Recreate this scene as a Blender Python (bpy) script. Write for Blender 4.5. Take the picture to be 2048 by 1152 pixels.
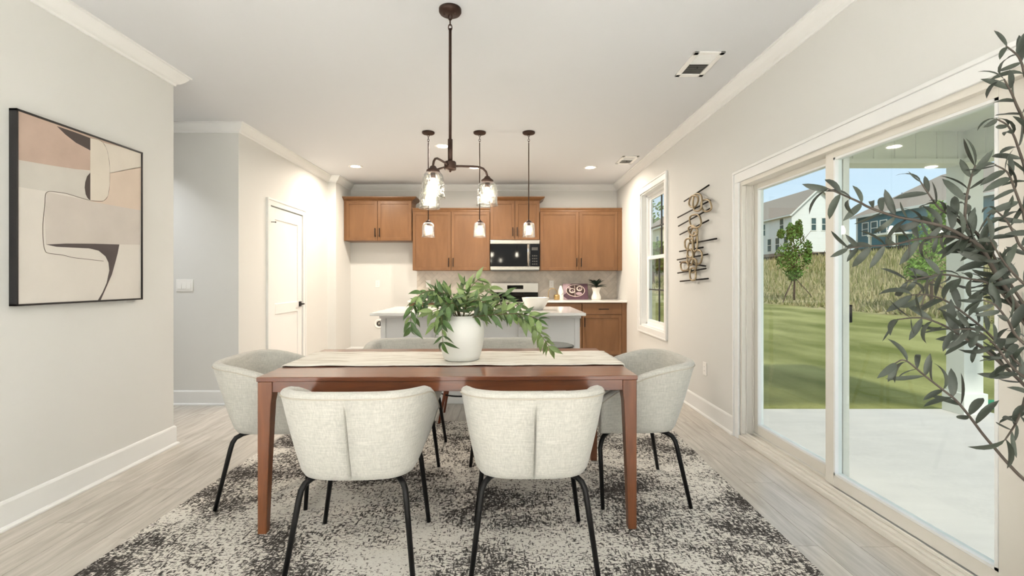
import bpy, math, random
from mathutils import Vector, Matrix

for o in list(bpy.data.objects):
    bpy.data.objects.remove(o)
S = bpy.context.scene
COL = S.collection
R = math.radians
random.seed(7)

# ------------------------------------------------------------------ camera
F = 943.0            # focal length in pixels of a 2048 px wide picture
CX, CY, EYE = 1009.0, 560.0, 1.22
cam_d = bpy.data.cameras.new('camera')
cam_d.sensor_width = 36.0
cam_d.lens = F / 2048 * 36
cam_d.shift_x = (1024 - CX) / 2048
cam_d.shift_y = -(576 - CY) / 2048
cam_d.clip_start = 0.05
cam_d.clip_end = 600
cam = bpy.data.objects.new('camera', cam_d)
cam.location = (0, 0, EYE)
cam.rotation_euler = (R(90), 0, 0)
COL.objects.link(cam)
S.camera = cam

# ------------------------------------------------------------------ light
W = bpy.data.worlds.new('world'); S.world = W
W.use_nodes = True
wn = W.node_tree.nodes; wl = W.node_tree.links
sky = wn.new('ShaderNodeTexSky')
sky.sky_type = 'NISHITA'
sky.sun_disc = False
sky.sun_elevation = R(48)
sky.sun_rotation = R(200)
sky.air_density = 1.0
sky.dust_density = 1.2
sky.ozone_density = 1.5
haze = wn.new('ShaderNodeMix'); haze.data_type = 'RGBA'          # bright hazy summer sky
haze.inputs['Factor'].default_value = 0.85
haze.inputs['B'].default_value = (1.15, 1.33, 1.50, 1)
wl.new(sky.outputs[0], haze.inputs['A'])
wl.new(haze.outputs['Result'], wn['Background'].inputs[0])
wn['Background'].inputs[1].default_value = 0.275
sun_d = bpy.data.lights.new('sun', 'SUN')
sun_d.energy = 1.38
sun_d.angle = R(3)
sun_d.color = (1.0, 0.95, 0.88)
sun = bpy.data.objects.new('sun', sun_d)
sun.rotation_euler = (R(42), 0, R(0.5))
sun.location = (-8, -20, 25)
COL.objects.link(sun)
vs = S.view_settings
vs.view_transform = 'Standard'; vs.look = 'None'; vs.gamma = 1.0
vs.use_curve_mapping = False
vs.exposure = 0.88
CAN_W = 15.5        # recessed ceiling lights, watts
FILL_W = 80.0     # added unseen fill lamps behind the camera, watts
BULB_E = 62.0       # emission of the lamp bulbs

# ------------------------------------------------------------------ helpers
def lin(c):
    out = []
    for v in c[:3]:
        v /= 255.0
        out.append(v / 12.92 if v <= 0.04045 else ((v + 0.055) / 1.055) ** 2.4)
    return (out[0], out[1], out[2], 1.0)

def at(px, py, d):
    return Vector(((px - CX) * d / F, d, EYE + (CY - py) * d / F))

class MB:
    def __init__(s):
        s.v = []; s.f = []; s.sm = []
    def add(s, vs_, fs, smooth=False):
        n = len(s.v)
        s.v += [tuple(p) for p in vs_]
        for f in fs:
            s.f.append(tuple(i + n for i in f)); s.sm.append(smooth)
        return s
    def box(s, x0, x1, y0, y1, z0, z1):
        v = [(x, y, z) for z in (z0, z1) for y in (y0, y1) for x in (x0, x1)]
        return s.add(v, [(0, 2, 3, 1), (4, 5, 7, 6), (0, 1, 5, 4), (2, 6, 7, 3), (0, 4, 6, 2), (1, 3, 7, 5)])
    def tube(s, pts, r, n=8, cap=True, smooth=True, closed=False):
        pts = [Vector(p) for p in pts]
        m = len(pts)
        rr = r if isinstance(r, (list, tuple)) else [r] * m
        rings = []
        prev = None
        for i, p in enumerate(pts):
            if closed:
                t = pts[(i + 1) % m] - pts[i - 1]
            else:
                t = pts[min(i + 1, m - 1)] - pts[max(i - 1, 0)]
            t.normalize()
            if prev is None:
                a = Vector((0, 0, 1)) if abs(t.z) < 0.9 else Vector((1, 0, 0))
                u = t.cross(a).normalized()
            else:
                u = prev - t * prev.dot(t)
                if u.length < 1e-6:
                    u = t.orthogonal()
                u.normalize()
            prev = u
            w = t.cross(u)
            rings.append([p + (u * math.cos(2 * math.pi * k / n) + w * math.sin(2 * math.pi * k / n)) * rr[i] for k in range(n)])
        vs_ = [q for ring in rings for q in ring]
        fs = []
        for i in range(m if closed else m - 1):
            j = (i + 1) % m
            for k in range(n):
                l = (k + 1) % n
                fs.append((i * n + k, i * n + l, j * n + l, j * n + k))
        s.add(vs_, fs, smooth)
        if cap and not closed:
            b = len(s.v) - len(vs_)
            s.f.append(tuple(b + k for k in reversed(range(n)))); s.sm.append(False)
            s.f.append(tuple(b + (m - 1) * n + k for k in range(n))); s.sm.append(False)
        return s
    def lathe(s, prof, n=32, c=(0, 0, 0), smooth=True, closed=False):
        # prof: (radius, z) pairs from bottom to top along the outside
        m = len(prof); vs_ = []
        for (r, z) in prof:
            for k in range(n):
                a = 2 * math.pi * k / n
                vs_.append((c[0] + r * math.cos(a), c[1] + r * math.sin(a), c[2] + z))
        fs = []
        for i in range(m if closed else m - 1):
            j = (i + 1) % m
            for k in range(n):
                l = (k + 1) % n
                fs.append((i * n + k, i * n + l, j * n + l, j * n + k))
        s.add(vs_, fs, smooth)
        if not closed:
            b = len(s.v) - len(vs_)
            if prof[0][0] > 1e-5:
                s.f.append(tuple(b + k for k in reversed(range(n)))); s.sm.append(False)
            if prof[-1][0] > 1e-5:
                s.f.append(tuple(b + (m - 1) * n + k for k in range(n))); s.sm.append(False)
        return s
    def prism(s, poly, axis, a0, a1):
        # poly: 2D points, extruded along an axis between a0 and a1
        n = len(poly)
        def p3(p, a):
            return {'x': (a, p[0], p[1]), 'y': (p[0], a, p[1]), 'z': (p[0], p[1], a)}[axis]
        vs_ = [p3(p, a0) for p in poly] + [p3(p, a1) for p in poly]
        fs = [tuple(range(n))[::-1], tuple(range(n, 2 * n))]
        fs += [(i, (i + 1) % n, n + (i + 1) % n, n + i) for i in range(n)]
        return s.add(vs_, fs)
    def sweep(s, path, prof, cap=True):
        # path: plan points; prof: (offset to the right of travel, z); mitred corners
        P = [Vector(p) for p in path]; m = len(P); k = len(prof)
        vs_ = []
        for i, p in enumerate(P):
            d0 = (P[i] - P[i - 1]).normalized() if i > 0 else None
            d1 = (P[i + 1] - P[i]).normalized() if i < m - 1 else None
            n0 = Vector((d0.y, -d0.x)) if d0 else None
            n1 = Vector((d1.y, -d1.x)) if d1 else None
            if n0 is None: nn = n1
            elif n1 is None: nn = n0
            else:
                nn = (n0 + n1); nn = nn / max(1e-6, nn.length_squared) * 2
            for (o, z) in prof:
                vs_.append((p.x + nn.x * o, p.y + nn.y * o, z))
        fs = []
        for i in range(m - 1):
            for j in range(k):
                l = (j + 1) % k
                fs.append((i * k + j, i * k + l, (i + 1) * k + l, (i + 1) * k + j))
        if cap:
            fs.append(tuple(range(k))[::-1]); fs.append(tuple((m - 1) * k + j for j in range(k)))
        return s.add(vs_, fs)
    def mesh(s, name):
        me = bpy.data.meshes.new(name)
        me.from_pydata(s.v, [], s.f)
        me.polygons.foreach_set('use_smooth', s.sm)
        import bmesh
        bm = bmesh.new(); bm.from_mesh(me)
        bmesh.ops.recalc_face_normals(bm, faces=bm.faces)
        bm.to_mesh(me); bm.free()
        me.update()
        return me
    def build(s, name, material, parent=None, bevel=0.0, seg=2, loc=None, kind=None):
        o = bpy.data.objects.new(name, s.mesh(name))
        o.data.materials.append(material)
        COL.objects.link(o)
        if parent is not None: o.parent = parent
        if loc is not None: o.location = loc
        if bevel > 0:
            b = o.modifiers.new('bevel', 'BEVEL'); b.width = bevel; b.segments = seg
            b.limit_method = 'ANGLE'; b.angle_limit = R(40)
            b.harden_normals = False
        if kind: o['kind'] = kind
        return o

def empty(name, loc=(0, 0, 0), rz=0.0):
    o = bpy.data.objects.new(name, None)
    o.empty_display_size = 0.1
    o.location = loc; o.rotation_euler = (0, 0, rz)
    COL.objects.link(o)
    return o
def tag(o, label=None, cat=None, group=None, kind=None):
    if label: o['label'] = label
    if cat: o['category'] = cat
    if group: o['group'] = group
    if kind: o['kind'] = kind
    return o
def kids(o): return [c for c in COL.objects if c.parent == o]
def copy_tree(o, parent=None, depth=0):
    c = o.copy(); COL.objects.link(c)
    if parent is not None: c.parent = parent
    for ch in kids(o): copy_tree(ch, c)
    return c
def inst(name, mesh, parent, mtx):
    o = bpy.data.objects.new(name, mesh); COL.objects.link(o)
    o.parent = parent; o.matrix_local = mtx
    return o

# ------------------------------------------------------------------ materials
def new_mat(name):
    m = bpy.data.materials.new(name); m.use_nodes = True
    nt = m.node_tree
    return m, nt, nt.nodes, nt.links, nt.nodes['Principled BSDF']

def plain(name, col, rough=0.5, metal=0.0, var=0.0, vscale=4.0, bump=0.0, bscale=60.0, spec=0.5, stretch=None, coat=0.0, rand=0.0, sheen=0.0):
    m, nt, N, L, B = new_mat(name)
    B.inputs['Roughness'].default_value = rough
    B.inputs['Metallic'].default_value = metal
    B.inputs['Specular IOR Level'].default_value = spec
    B.inputs['Coat Weight'].default_value = coat
    B.inputs['Coat Roughness'].default_value = 0.12
    if sheen: B.inputs['Sheen Weight'].default_value = sheen
    c = lin(col)
    B.inputs['Base Color'].default_value = c
    tc = N.new('ShaderNodeTexCoord')
    vec = tc.outputs['Object']
    if stretch:
        mp = N.new('ShaderNodeMapping'); mp.inputs['Scale'].default_value = stretch
        L.new(vec, mp.inputs[0]); vec = mp.outputs[0]
    if var or rand:
        ns = N.new('ShaderNodeTexNoise'); ns.inputs['Scale'].default_value = vscale
        ns.inputs['Detail'].default_value = 5
        L.new(vec, ns.inputs['Vector'])
        mr = N.new('ShaderNodeMapRange')
        mr.inputs['From Min'].default_value = 0.25; mr.inputs['From Max'].default_value = 0.75
        mr.inputs['To Min'].default_value = 1 - var; mr.inputs['To Max'].default_value = 1 + var
        L.new(ns.outputs['Fac'], mr.inputs['Value'])
        fac = mr.outputs[0]
        if rand:
            oi = N.new('ShaderNodeObjectInfo')
            m2 = N.new('ShaderNodeMapRange')
            m2.inputs['To Min'].default_value = 1 - rand; m2.inputs['To Max'].default_value = 1 + rand
            L.new(oi.outputs['Random'], m2.inputs['Value'])
            mu = N.new('ShaderNodeMath'); mu.operation = 'MULTIPLY'
            L.new(fac, mu.inputs[0]); L.new(m2.outputs[0], mu.inputs[1]); fac = mu.outputs[0]
        vm = N.new('ShaderNodeVectorMath'); vm.operation = 'SCALE'
        vm.inputs[0].default_value = c[:3]
        L.new(fac, vm.inputs['Scale'])
        L.new(vm.outputs[0], B.inputs['Base Color'])
    if bump:
        nb = N.new('ShaderNodeTexNoise'); nb.inputs['Scale'].default_value = bscale; nb.inputs['Detail'].default_value = 3
        L.new(vec, nb.inputs['Vector'])
        bp = N.new('ShaderNodeBump'); bp.inputs['Strength'].default_value = bump; bp.inputs['Distance'].default_value = 0.01
        L.new(nb.outputs['Fac'], bp.inputs['Height']); L.new(bp.outputs[0], B.inputs['Normal'])
    return m

def wood(name, c0, c1, rough=0.4, scale=6.0, stretch=(1, 12, 12), rand=0.06, coat=0.0, bump=0.05):
    m, nt, N, L, B = new_mat(name)
    B.inputs['Roughness'].default_value = rough
    B.inputs['Coat Weight'].default_value = coat; B.inputs['Coat Roughness'].default_value = 0.10
    tc = N.new('ShaderNodeTexCoord'); oi = N.new('ShaderNodeObjectInfo')
    mp = N.new('ShaderNodeMapping'); mp.inputs['Scale'].default_value = stretch
    ad = N.new('ShaderNodeVectorMath'); ad.operation = 'ADD'
    cb = N.new('ShaderNodeCombineXYZ')
    mu = N.new('ShaderNodeMath'); mu.operation = 'MULTIPLY'; mu.inputs[1].default_value = 37.0
    L.new(oi.outputs['Random'], mu.inputs[0])
    for k in range(3): L.new(mu.outputs[0], cb.inputs[k])
    L.new(tc.outputs['Object'], ad.inputs[0]); L.new(cb.outputs[0], ad.inputs[1])
    L.new(ad.outputs[0], mp.inputs[0])
    ns = N.new('ShaderNodeTexNoise'); ns.inputs['Scale'].default_value = scale; ns.inputs['Detail'].default_value = 8
    ns.inputs['Roughness'].default_value = 0.62; ns.inputs['Distortion'].default_value = 0.6
    L.new(mp.outputs[0], ns.inputs['Vector'])
    cr = N.new('ShaderNodeValToRGB')
    cr.color_ramp.elements[0].position = 0.30; cr.color_ramp.elements[0].color = lin(c0)
    cr.color_ramp.elements[1].position = 0.70; cr.color_ramp.elements[1].color = lin(c1)
    L.new(ns.outputs['Fac'], cr.inputs[0])
    m2 = N.new('ShaderNodeMapRange')
    m2.inputs['To Min'].default_value = 1 - rand; m2.inputs['To Max'].default_value = 1 + rand
    L.new(oi.outputs['Random'], m2.inputs['Value'])
    vm = N.new('ShaderNodeVectorMath'); vm.operation = 'SCALE'
    L.new(cr.outputs[0], vm.inputs[0]); L.new(m2.outputs[0], vm.inputs['Scale'])
    L.new(vm.outputs[0], B.inputs['Base Color'])
    if bump:
        bp = N.new('ShaderNodeBump'); bp.inputs['Strength'].default_value = bump; bp.inputs['Distance'].default_value = 0.004
        L.new(ns.outputs['Fac'], bp.inputs['Height']); L.new(bp.outputs[0], B.inputs['Normal'])
    return m

def glass(name, tint=(0.97, 0.99, 0.98), seed=0.0, refl=1.0):
    # thin pane: clear transmission with a fresnel reflection
    m, nt, N, L, B = new_mat(name)
    N.remove(B)
    tr = N.new('ShaderNodeBsdfTransparent'); tr.inputs[0].default_value = (*tint, 1)
    gl = N.new('ShaderNodeBsdfGlossy'); gl.inputs['Roughness'].default_value = 0.02
    fr = N.new('ShaderNodeLayerWeight'); fr.inputs['Blend'].default_value = 0.5
    mx = N.new('ShaderNodeMixShader')
    pw = N.new('ShaderNodeMath'); pw.operation = 'POWER'; pw.inputs[1].default_value = 2.6 if seed else 5.0
    L.new(fr.outputs['Facing'], pw.inputs[0])
    sc = N.new('ShaderNodeMath'); sc.operation = 'MULTIPLY_ADD'; sc.inputs[1].default_value = 0.9 * refl; sc.inputs[2].default_value = 0.03 * refl
    L.new(pw.outputs[0], sc.inputs[0])
    L.new(sc.outputs[0], mx.inputs[0]); L.new(tr.outputs[0], mx.inputs[1]); L.new(gl.outputs[0], mx.inputs[2])
    if seed:
        tc = N.new('ShaderNodeTexCoord')
        nz = N.new('ShaderNodeTexNoise'); nz.inputs['Scale'].default_value = 90; nz.inputs['Detail'].default_value = 2
        L.new(tc.outputs['Object'], nz.inputs['Vector'])
        bp = N.new('ShaderNodeBump'); bp.inputs['Strength'].default_value = seed; bp.inputs['Distance'].default_value = 0.01
        L.new(nz.outputs['Fac'], bp.inputs['Height'])
        L.new(bp.outputs[0], gl.inputs['Normal']); L.new(bp.outputs[0], fr.inputs['Normal'])
        vo = N.new('ShaderNodeTexVoronoi'); vo.inputs['Scale'].default_value = 160
        L.new(tc.outputs['Object'], vo.inputs['Vector'])
        cr = N.new('ShaderNodeValToRGB')
        cr.color_ramp.elements[0].position = 0.10; cr.color_ramp.elements[0].color = (0.62, 0.62, 0.58, 1)
        cr.color_ramp.elements[1].position = 0.22; cr.color_ramp.elements[1].color = (*tint, 1)
        L.new(vo.outputs['Distance'], cr.inputs[0]); L.new(cr.outputs[0], tr.inputs[0])
    out = N['Material Output']; L.new(mx.outputs[0], out.inputs['Surface'])
    return m

def emit(name, col, strength):
    m, nt, N, L, B = new_mat(name)
    B.inputs['Base Color'].default_value = (*col, 1)
    B.inputs['Emission Color'].default_value = (*col, 1)
    B.inputs['Emission Strength'].default_value = strength
    return m

M = {}
M['wall'] = plain('wall_paint', (222, 222, 219), 0.75, bump=0.04, bscale=220)
M['ceiling'] = plain('ceiling_paint', (218, 220, 223), 0.85, bump=0.04, bscale=160)
M['trim'] = plain('white_trim_paint', (236, 237, 236), 0.42, var=0.01)
M['door'] = plain('white_door_paint', (239, 238, 237), 0.45, var=0.01)
M['vinyl'] = plain('white_vinyl', (226, 222, 213), 0.35, var=0.015)
M['plank'] = wood('oak_plank', (178, 171, 161), (212, 206, 197), 0.26, 3.0, (9, 0.8, 9), 0.05, bump=0.04)
M['floor_gap'] = plain('floor_underlay', (120, 110, 98), 0.9, var=0.1)
M['cab'] = wood('maple_cabinet', (112, 77, 46), (128, 91, 58), 0.38, 2.2, (4, 4, 0.7), 0.03, bump=0.02)
M['cab_in'] = plain('cabinet_shadow_gap', (96, 64, 40), 0.7, var=0.05)
M['table'] = wood('walnut_table', (92, 46, 23), (124, 68, 37), 0.30, 3.0, (1.0, 9, 9), 0.03, coat=0.45, bump=0.03)
M['table_leg'] = wood('walnut_leg', (92, 50, 26), (128, 76, 43), 0.38, 3.0, (8, 8, 0.8), 0.05, coat=0.2)
M['stool_wood'] = wood('red_brown_leg', (104, 48, 28), (134, 70, 44), 0.4, 4.0, (9, 9, 1), 0.05)
M['black_metal'] = plain('black_metal', (28, 27, 27), 0.42, 0.6, var=0.05)
M['bronze'] = plain('oil_rubbed_bronze', (64, 45, 37), 0.48, 0.55, var=0.2, vscale=30)
M['quartz'] = plain('white_quartz', (236, 234, 230), 0.10, var=0.02, vscale=7, spec=0.6)
M['steel'] = plain('stainless_steel', (196, 190, 182), 0.27, 0.95, var=0.04, vscale=3, stretch=(1, 1, 60))
M['black_glass'] = plain('black_glass', (14, 12, 12), 0.06, var=0.05, spec=0.22)
M['plate'] = plain('white_plastic', (243, 242, 239), 0.35, var=0.01)
M['slot'] = plain('dark_slot', (70, 70, 68), 0.6, var=0.05)
M['ceramic'] = plain('matte_white_ceramic', (238, 237, 230), 0.6, bump=0.05, bscale=90, var=0.02)
M['bowl'] = plain('glazed_white_ceramic', (240, 237, 230), 0.2, var=0.02)
M['fabric_grey'] = plain('grey_fabric', (128, 130, 128), 0.9, var=0.06, vscale=60)
M['brass'] = plain('aged_brass', (186, 158, 108), 0.28, 0.9, var=0.08, vscale=30)
M['champagne'] = plain('champagne_metal', (168, 152, 124), 0.38, 0.7, var=0.12, vscale=25)
M['tile'] = plain('stone_tile', (206, 198, 187), 0.3, var=0.10, vscale=14, rand=0.07)
M['grout'] = plain('grout', (196, 188, 177), 0.9, var=0.03)
M['pane'] = glass('door_glass', (0.955, 0.985, 0.97))
M['shade'] = glass('seeded_glass', (0.93, 0.93, 0.90), seed=0.6, refl=1.6)
M['bulb'] = emit('bulb_glow', (1.0, 0.92, 0.80), BULB_E)
M['can'] = emit('can_light_glow', (1.0, 0.93, 0.82), 9.0)
M['concrete'] = plain('patio_concrete', (216, 210, 204), 0.85, var=0.05, vscale=3, bump=0.1, bscale=50, stretch=(1, 3, 1))
M['ext_white'] = plain('exterior_white_paint', (236, 237, 230), 0.6, var=0.02)
M['soil'] = plain('potting_soil', (58, 44, 34), 0.95, var=0.2, vscale=40, bump=0.6)
M['bark'] = plain('olive_bark', (92, 74, 62), 0.85, var=0.2, vscale=40, bump=0.5, bscale=80)
M['twig'] = plain('olive_twig', (74, 66, 58), 0.8, var=0.15, vscale=40)
M['olive'] = plain('olive_leaf', (56, 63, 53), 0.5, var=0.14, vscale=12, rand=0.28)
M['leaf'] = plain('bouquet_leaf', (70, 96, 48), 0.42, var=0.22, vscale=14, rand=0.38)
M['leaf_light'] = plain('bouquet_leaf_light', (118, 138, 82), 0.45, var=0.2, vscale=14, rand=0.3)
M['stem'] = plain('bouquet_stem', (92, 82, 52), 0.7, var=0.15, vscale=40)
M['dark_leaf'] = plain('dark_green_leaf', (44, 60, 50), 0.5, var=0.2, vscale=20, rand=0.2)

def fabric_mat():
    m, nt, N, L, B = new_mat('cream_linen')
    B.inputs['Roughness'].default_value = 0.92
    B.inputs['Sheen Weight'].default_value = 0.25
    tc = N.new('ShaderNodeTexCoord')
    outs = []
    for st in ((120, 120, 9), (14, 14, 150)):
        mp = N.new('ShaderNodeMapping'); mp.inputs['Scale'].default_value = st
        L.new(tc.outputs['Object'], mp.inputs[0])
        n = N.new('ShaderNodeTexNoise'); n.inputs['Scale'].default_value = 1.6; n.inputs['Detail'].default_value = 3
        L.new(mp.outputs[0], n.inputs['Vector']); outs.append(n.outputs['Fac'])
    ad = N.new('ShaderNodeMath'); ad.operation = 'ADD'
    L.new(outs[0], ad.inputs[0]); L.new(outs[1], ad.inputs[1])
    cr = N.new('ShaderNodeValToRGB')
    cr.color_ramp.elements[0].position = 0.35; cr.color_ramp.elements[0].color = lin((180, 178, 170))
    cr.color_ramp.elements[1].position = 0.65; cr.color_ramp.elements[1].color = lin((206, 203, 194))
    hf = N.new('ShaderNodeMath'); hf.operation = 'MULTIPLY'; hf.inputs[1].default_value = 0.5
    L.new(ad.outputs[0], hf.inputs[0]); L.new(hf.outputs[0], cr.inputs[0])
    L.new(cr.outputs[0], B.inputs['Base Color'])
    bp = N.new('ShaderNodeBump'); bp.inputs['Strength'].default_value = 0.25; bp.inputs['Distance'].default_value = 0.003
    L.new(hf.outputs[0], bp.inputs['Height']); L.new(bp.outputs[0], B.inputs['Normal'])
    return m
M['linen'] = fabric_mat()

def rug_mat():
    m, nt, N, L, B = new_mat('distressed_rug')
    B.inputs['Roughness'].default_value = 1.0
    B.inputs['Specular IOR Level'].default_value = 0.1
    tc = N.new('ShaderNodeTexCoord')
    def noise(scale, detail, st=(1, 1, 1), dist=0.0, rough=0.5):
        mp = N.new('ShaderNodeMapping'); mp.inputs['Scale'].default_value = st
        L.new(tc.outputs['Object'], mp.inputs[0])
        n = N.new('ShaderNodeTexNoise'); n.inputs['Scale'].default_value = scale; n.inputs['Detail'].default_value = detail
        n.inputs['Distortion'].default_value = dist; n.inputs['Roughness'].default_value = rough
        L.new(mp.outputs[0], n.inputs['Vector'])
        return n.outputs['Fac']
    def math_(op, a, b):
        x = N.new('ShaderNodeMath'); x.operation = op
        for i, q in enumerate((a, b)):
            if isinstance(q, (int, float)): x.inputs[i].default_value = q
            else: L.new(q, x.inputs[i])
        return x.outputs[0]
    big = noise(1.7, 5, (1, 1.5, 1), 0.4, 0.6)
    fine1 = noise(60, 2, (1, 2.6, 1))
    fine2 = noise(52, 2, (2.4, 0.8, 1))
    fine = math_('MAXIMUM', fine1, math_('MULTIPLY', fine2, 0.96))
    # threshold moves with the large blotches
    v = math_('ADD', math_('MULTIPLY', math_('SUBTRACT', big, 0.5), 1.7), math_('MULTIPLY', math_('SUBTRACT', fine, 0.53), 2.3))
    cr = N.new('ShaderNodeValToRGB')
    e = cr.color_ramp.elements
    e[0].position = 0.0; e[0].color = lin((230, 226, 218))
    e[1].position = 1.0; e[1].color = lin((62, 58, 56))
    for p, c in ((0.47, (223, 218, 209)), (0.53, (168, 162, 154)), (0.60, (110, 105, 100)), (0.72, (76, 72, 70))):
        k = e.new(p); k.color = lin(c)
    L.new(math_('ADD', v, 0.49), cr.inputs[0])
    L.new(cr.outputs[0], B.inputs['Base Color'])
    bp = N.new('ShaderNodeBump'); bp.inputs['Strength'].default_value = 0.5; bp.inputs['Distance'].default_value = 0.004
    L.new(fine, bp.inputs['Height']); L.new(bp.outputs[0], B.inputs['Normal'])
    return m
M['rug'] = rug_mat()

def runner_mat():
    m, nt, N, L, B = new_mat('striped_runner_cloth')
    B.inputs['Roughness'].default_value = 0.95
    tc = N.new('ShaderNodeTexCoord')
    mp = N.new('ShaderNodeMapping'); mp.inputs['Scale'].default_value = (1.2, 26, 1)
    L.new(tc.outputs['Object'], mp.inputs[0])
    n = N.new('ShaderNodeTexNoise'); n.inputs['Scale'].default_value = 3.0; n.inputs['Detail'].default_value = 4
    L.new(mp.outputs[0], n.inputs['Vector'])
    cr = N.new('ShaderNodeValToRGB')
    e = cr.color_ramp.elements
    e[0].position = 0.36; e[0].color = lin((176, 160, 140)); e[1].position = 0.46; e[1].color = lin((238, 233, 222))
    L.new(n.outputs['Fac'], cr.inputs[0]); L.new(cr.outputs[0], B.inputs['Base Color'])
    bp = N.new('ShaderNodeBump'); bp.inputs['Strength'].default_value = 0.6; bp.inputs['Distance'].default_value = 0.006
    L.new(n.outputs['Fac'], bp.inputs['Height']); L.new(bp.outputs[0], B.inputs['Normal'])
    return m
M['runner'] = runner_mat()
# ================================================================== the room
XR, XL, YB, ZC = 1.81, -2.45, 7.60, 2.745      # right wall, left wall, back wall, ceiling
XP, YH, XK, YJ = -2.60, 4.61, -2.48, 6.94      # pantry wall, hall wall, kitchen side wall, jog
YL = 3.49                                       # end of the left wall
YN = -5.2                                       # the room goes on behind the camera

# floor: underlay, planks in view one by one, the rest joined
fl = MB().box(-4.7, XR, YN, YB, -0.10, -0.006).build('floor', M['floor_gap'])
tag(fl, 'pale greige oak plank floor running from dining area into kitchen', 'floor', kind='structure')
PW, PL = 0.185, 1.22
far_field = MB()
ncol = int((XR + 4.7) / PW) + 1
plank_mesh = {}
for c in range(ncol):
    x1 = XR - c * PW; x0 = max(-4.7, x1 - PW)
    off = (c * 0.47) % 1.0 * PL + random.uniform(-.1, .1)
    y = YN - off
    while y < YB:
        a, b = max(YN, y), min(YB, y + PL)
        if b - a > 0.02:
            if x1 > -3.15 and b > 0.9:
                me_key = (round(x1 - x0, 4), round(b - a, 3))
                if me_key not in plank_mesh:
                    w, l = me_key
                    plank_mesh[me_key] = MB().box(0.0011, w - 0.0011, 0.0011, l - 0.0011, -0.006, 0).mesh('floor_plank')
                    plank_mesh[me_key].materials.append(M['plank'])
                inst('floor_plank', plank_mesh[me_key], fl, Matrix.Translation((x0, a, 0)))
            else:
                far_field.box(x0 + .0006, x1 - .0006, a + .0006, b - .0006, -0.006, 0)
        y += PL
far_field.build('plank_field', M['plank'], fl, kind='stuff')

tag(MB().box(-4.82, XR + 0.14, YN, YB + 0.14, ZC, ZC + 0.12).build('ceiling', M['ceiling']), 'flat white painted ceiling above the dining area and kitchen', 'ceiling', kind='structure')
def wall(name, mb, label):
    return tag(mb.build(name, M['wall']), label, 'wall', kind='structure')
wall('wall_left', MB().box(XL - 0.12, XL, YN, YL, 0, ZC), 'off white wall on the left where the painting hangs')
wall('wall_hall_near', MB().box(-4.7, XL - 0.12, YL - 0.12, YL, 0, ZC), 'off white wall on the near side of the hallway')
wall('wall_hall_end', MB().box(-4.82, -4.7, YL - 0.12, YH + 0.12, 0, ZC), 'off white wall closing the far end of the hallway')
wall('wall_hall', MB().box(-4.7, XP - 0.12, YH, YH + 0.12, 0, ZC), 'grey off white hallway wall with the switch plate')
wall('wall_pantry', MB().box(XP - 0.12, XP, YH, 5.21, 0, ZC).box(XP - 0.12, XP, 6.06, YJ + 0.02, 0, ZC).box(XP - 0.12, XP, 5.21, 6.06, 2.055, ZC),
     'off white wall around the white pantry door')
wall('wall_kitchen_side', MB().box(XP - 0.12, XK, YJ, YB, 0, ZC), 'short off white wall beside the fridge alcove')
wall('wall_back', MB().box(XP - 0.12, XR + 0.14, YB, YB + 0.14, 0, ZC), 'cream kitchen wall behind the cabinets')
# right wall with openings for the sliding door and the window
D0, D1, DZ = 1.60, 3.63, 1.985
W0, W1, WZ0, WZ1 = 5.30, 6.26, 0.62, 2.355
wr = MB()
wr.box(XR, XR + .14, YN, D0, 0, ZC).box(XR, XR + .14, D0, D1, DZ, ZC).box(XR, XR + .14, D1, W0, 0, ZC)
wr.box(XR, XR + .14, W0, W1, 0, WZ0).box(XR, XR + .14, W0, W1, WZ1, ZC).box(XR, XR + .14, W1, YB, 0, ZC)
wall('wall_right', wr, 'off white right wall with the window and sliding glass door')

# crown moulding and baseboards
crown = [(0, ZC - .088), (.010, ZC - .088), (.014, ZC - .074), (.030, ZC - .066), (.052, ZC - .044), (.068, ZC - .022), (.072, ZC - .012), (.084, ZC - .010), (.084, ZC), (0, ZC)]
tag(MB().sweep([(XL, YN), (XL, YL), (XL - .12, YL)], crown).build('trim_1', M['trim']), 'white crown moulding along the left wall above the painting', 'crown moulding', kind='structure')
tag(MB().sweep([(-4.7, YH), (XP, YH), (XP, YJ), (XK, YJ), (XK, YB), (XR, YB), (XR, YN)], crown).build('trim_2', M['trim']), 'white crown moulding round the hallway, kitchen and right wall', 'crown moulding', kind='structure')
base = [(0, 0), (.028, 0), (.028, .008), (.022, .017), (.014, .020), (.014, .128), (.010, .138), (.004, .142), (0, .142)]
def baseboard(name, path, label):
    return tag(MB().sweep(path, base).build(name, M['trim']), label, 'baseboard', kind='structure')
baseboard('baseboard_left', [(XL, YN), (XL, YL), (XL - .12, YL)], 'tall white baseboard along the left wall')
baseboard('baseboard_hall', [(-4.7, YH), (XP, YH), (XP, 5.14)], 'white baseboard along the hallway wall')
baseboard('baseboard_pantry', [(XP, 6.13), (XP, YJ), (XK, YJ), (XK, YB), (-1.45, YB)], 'white baseboard round the fridge alcove')
baseboard('baseboard_right', [(XR, 6.95), (XR, 3.705)], 'white baseboard on the right wall below the window')

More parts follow.
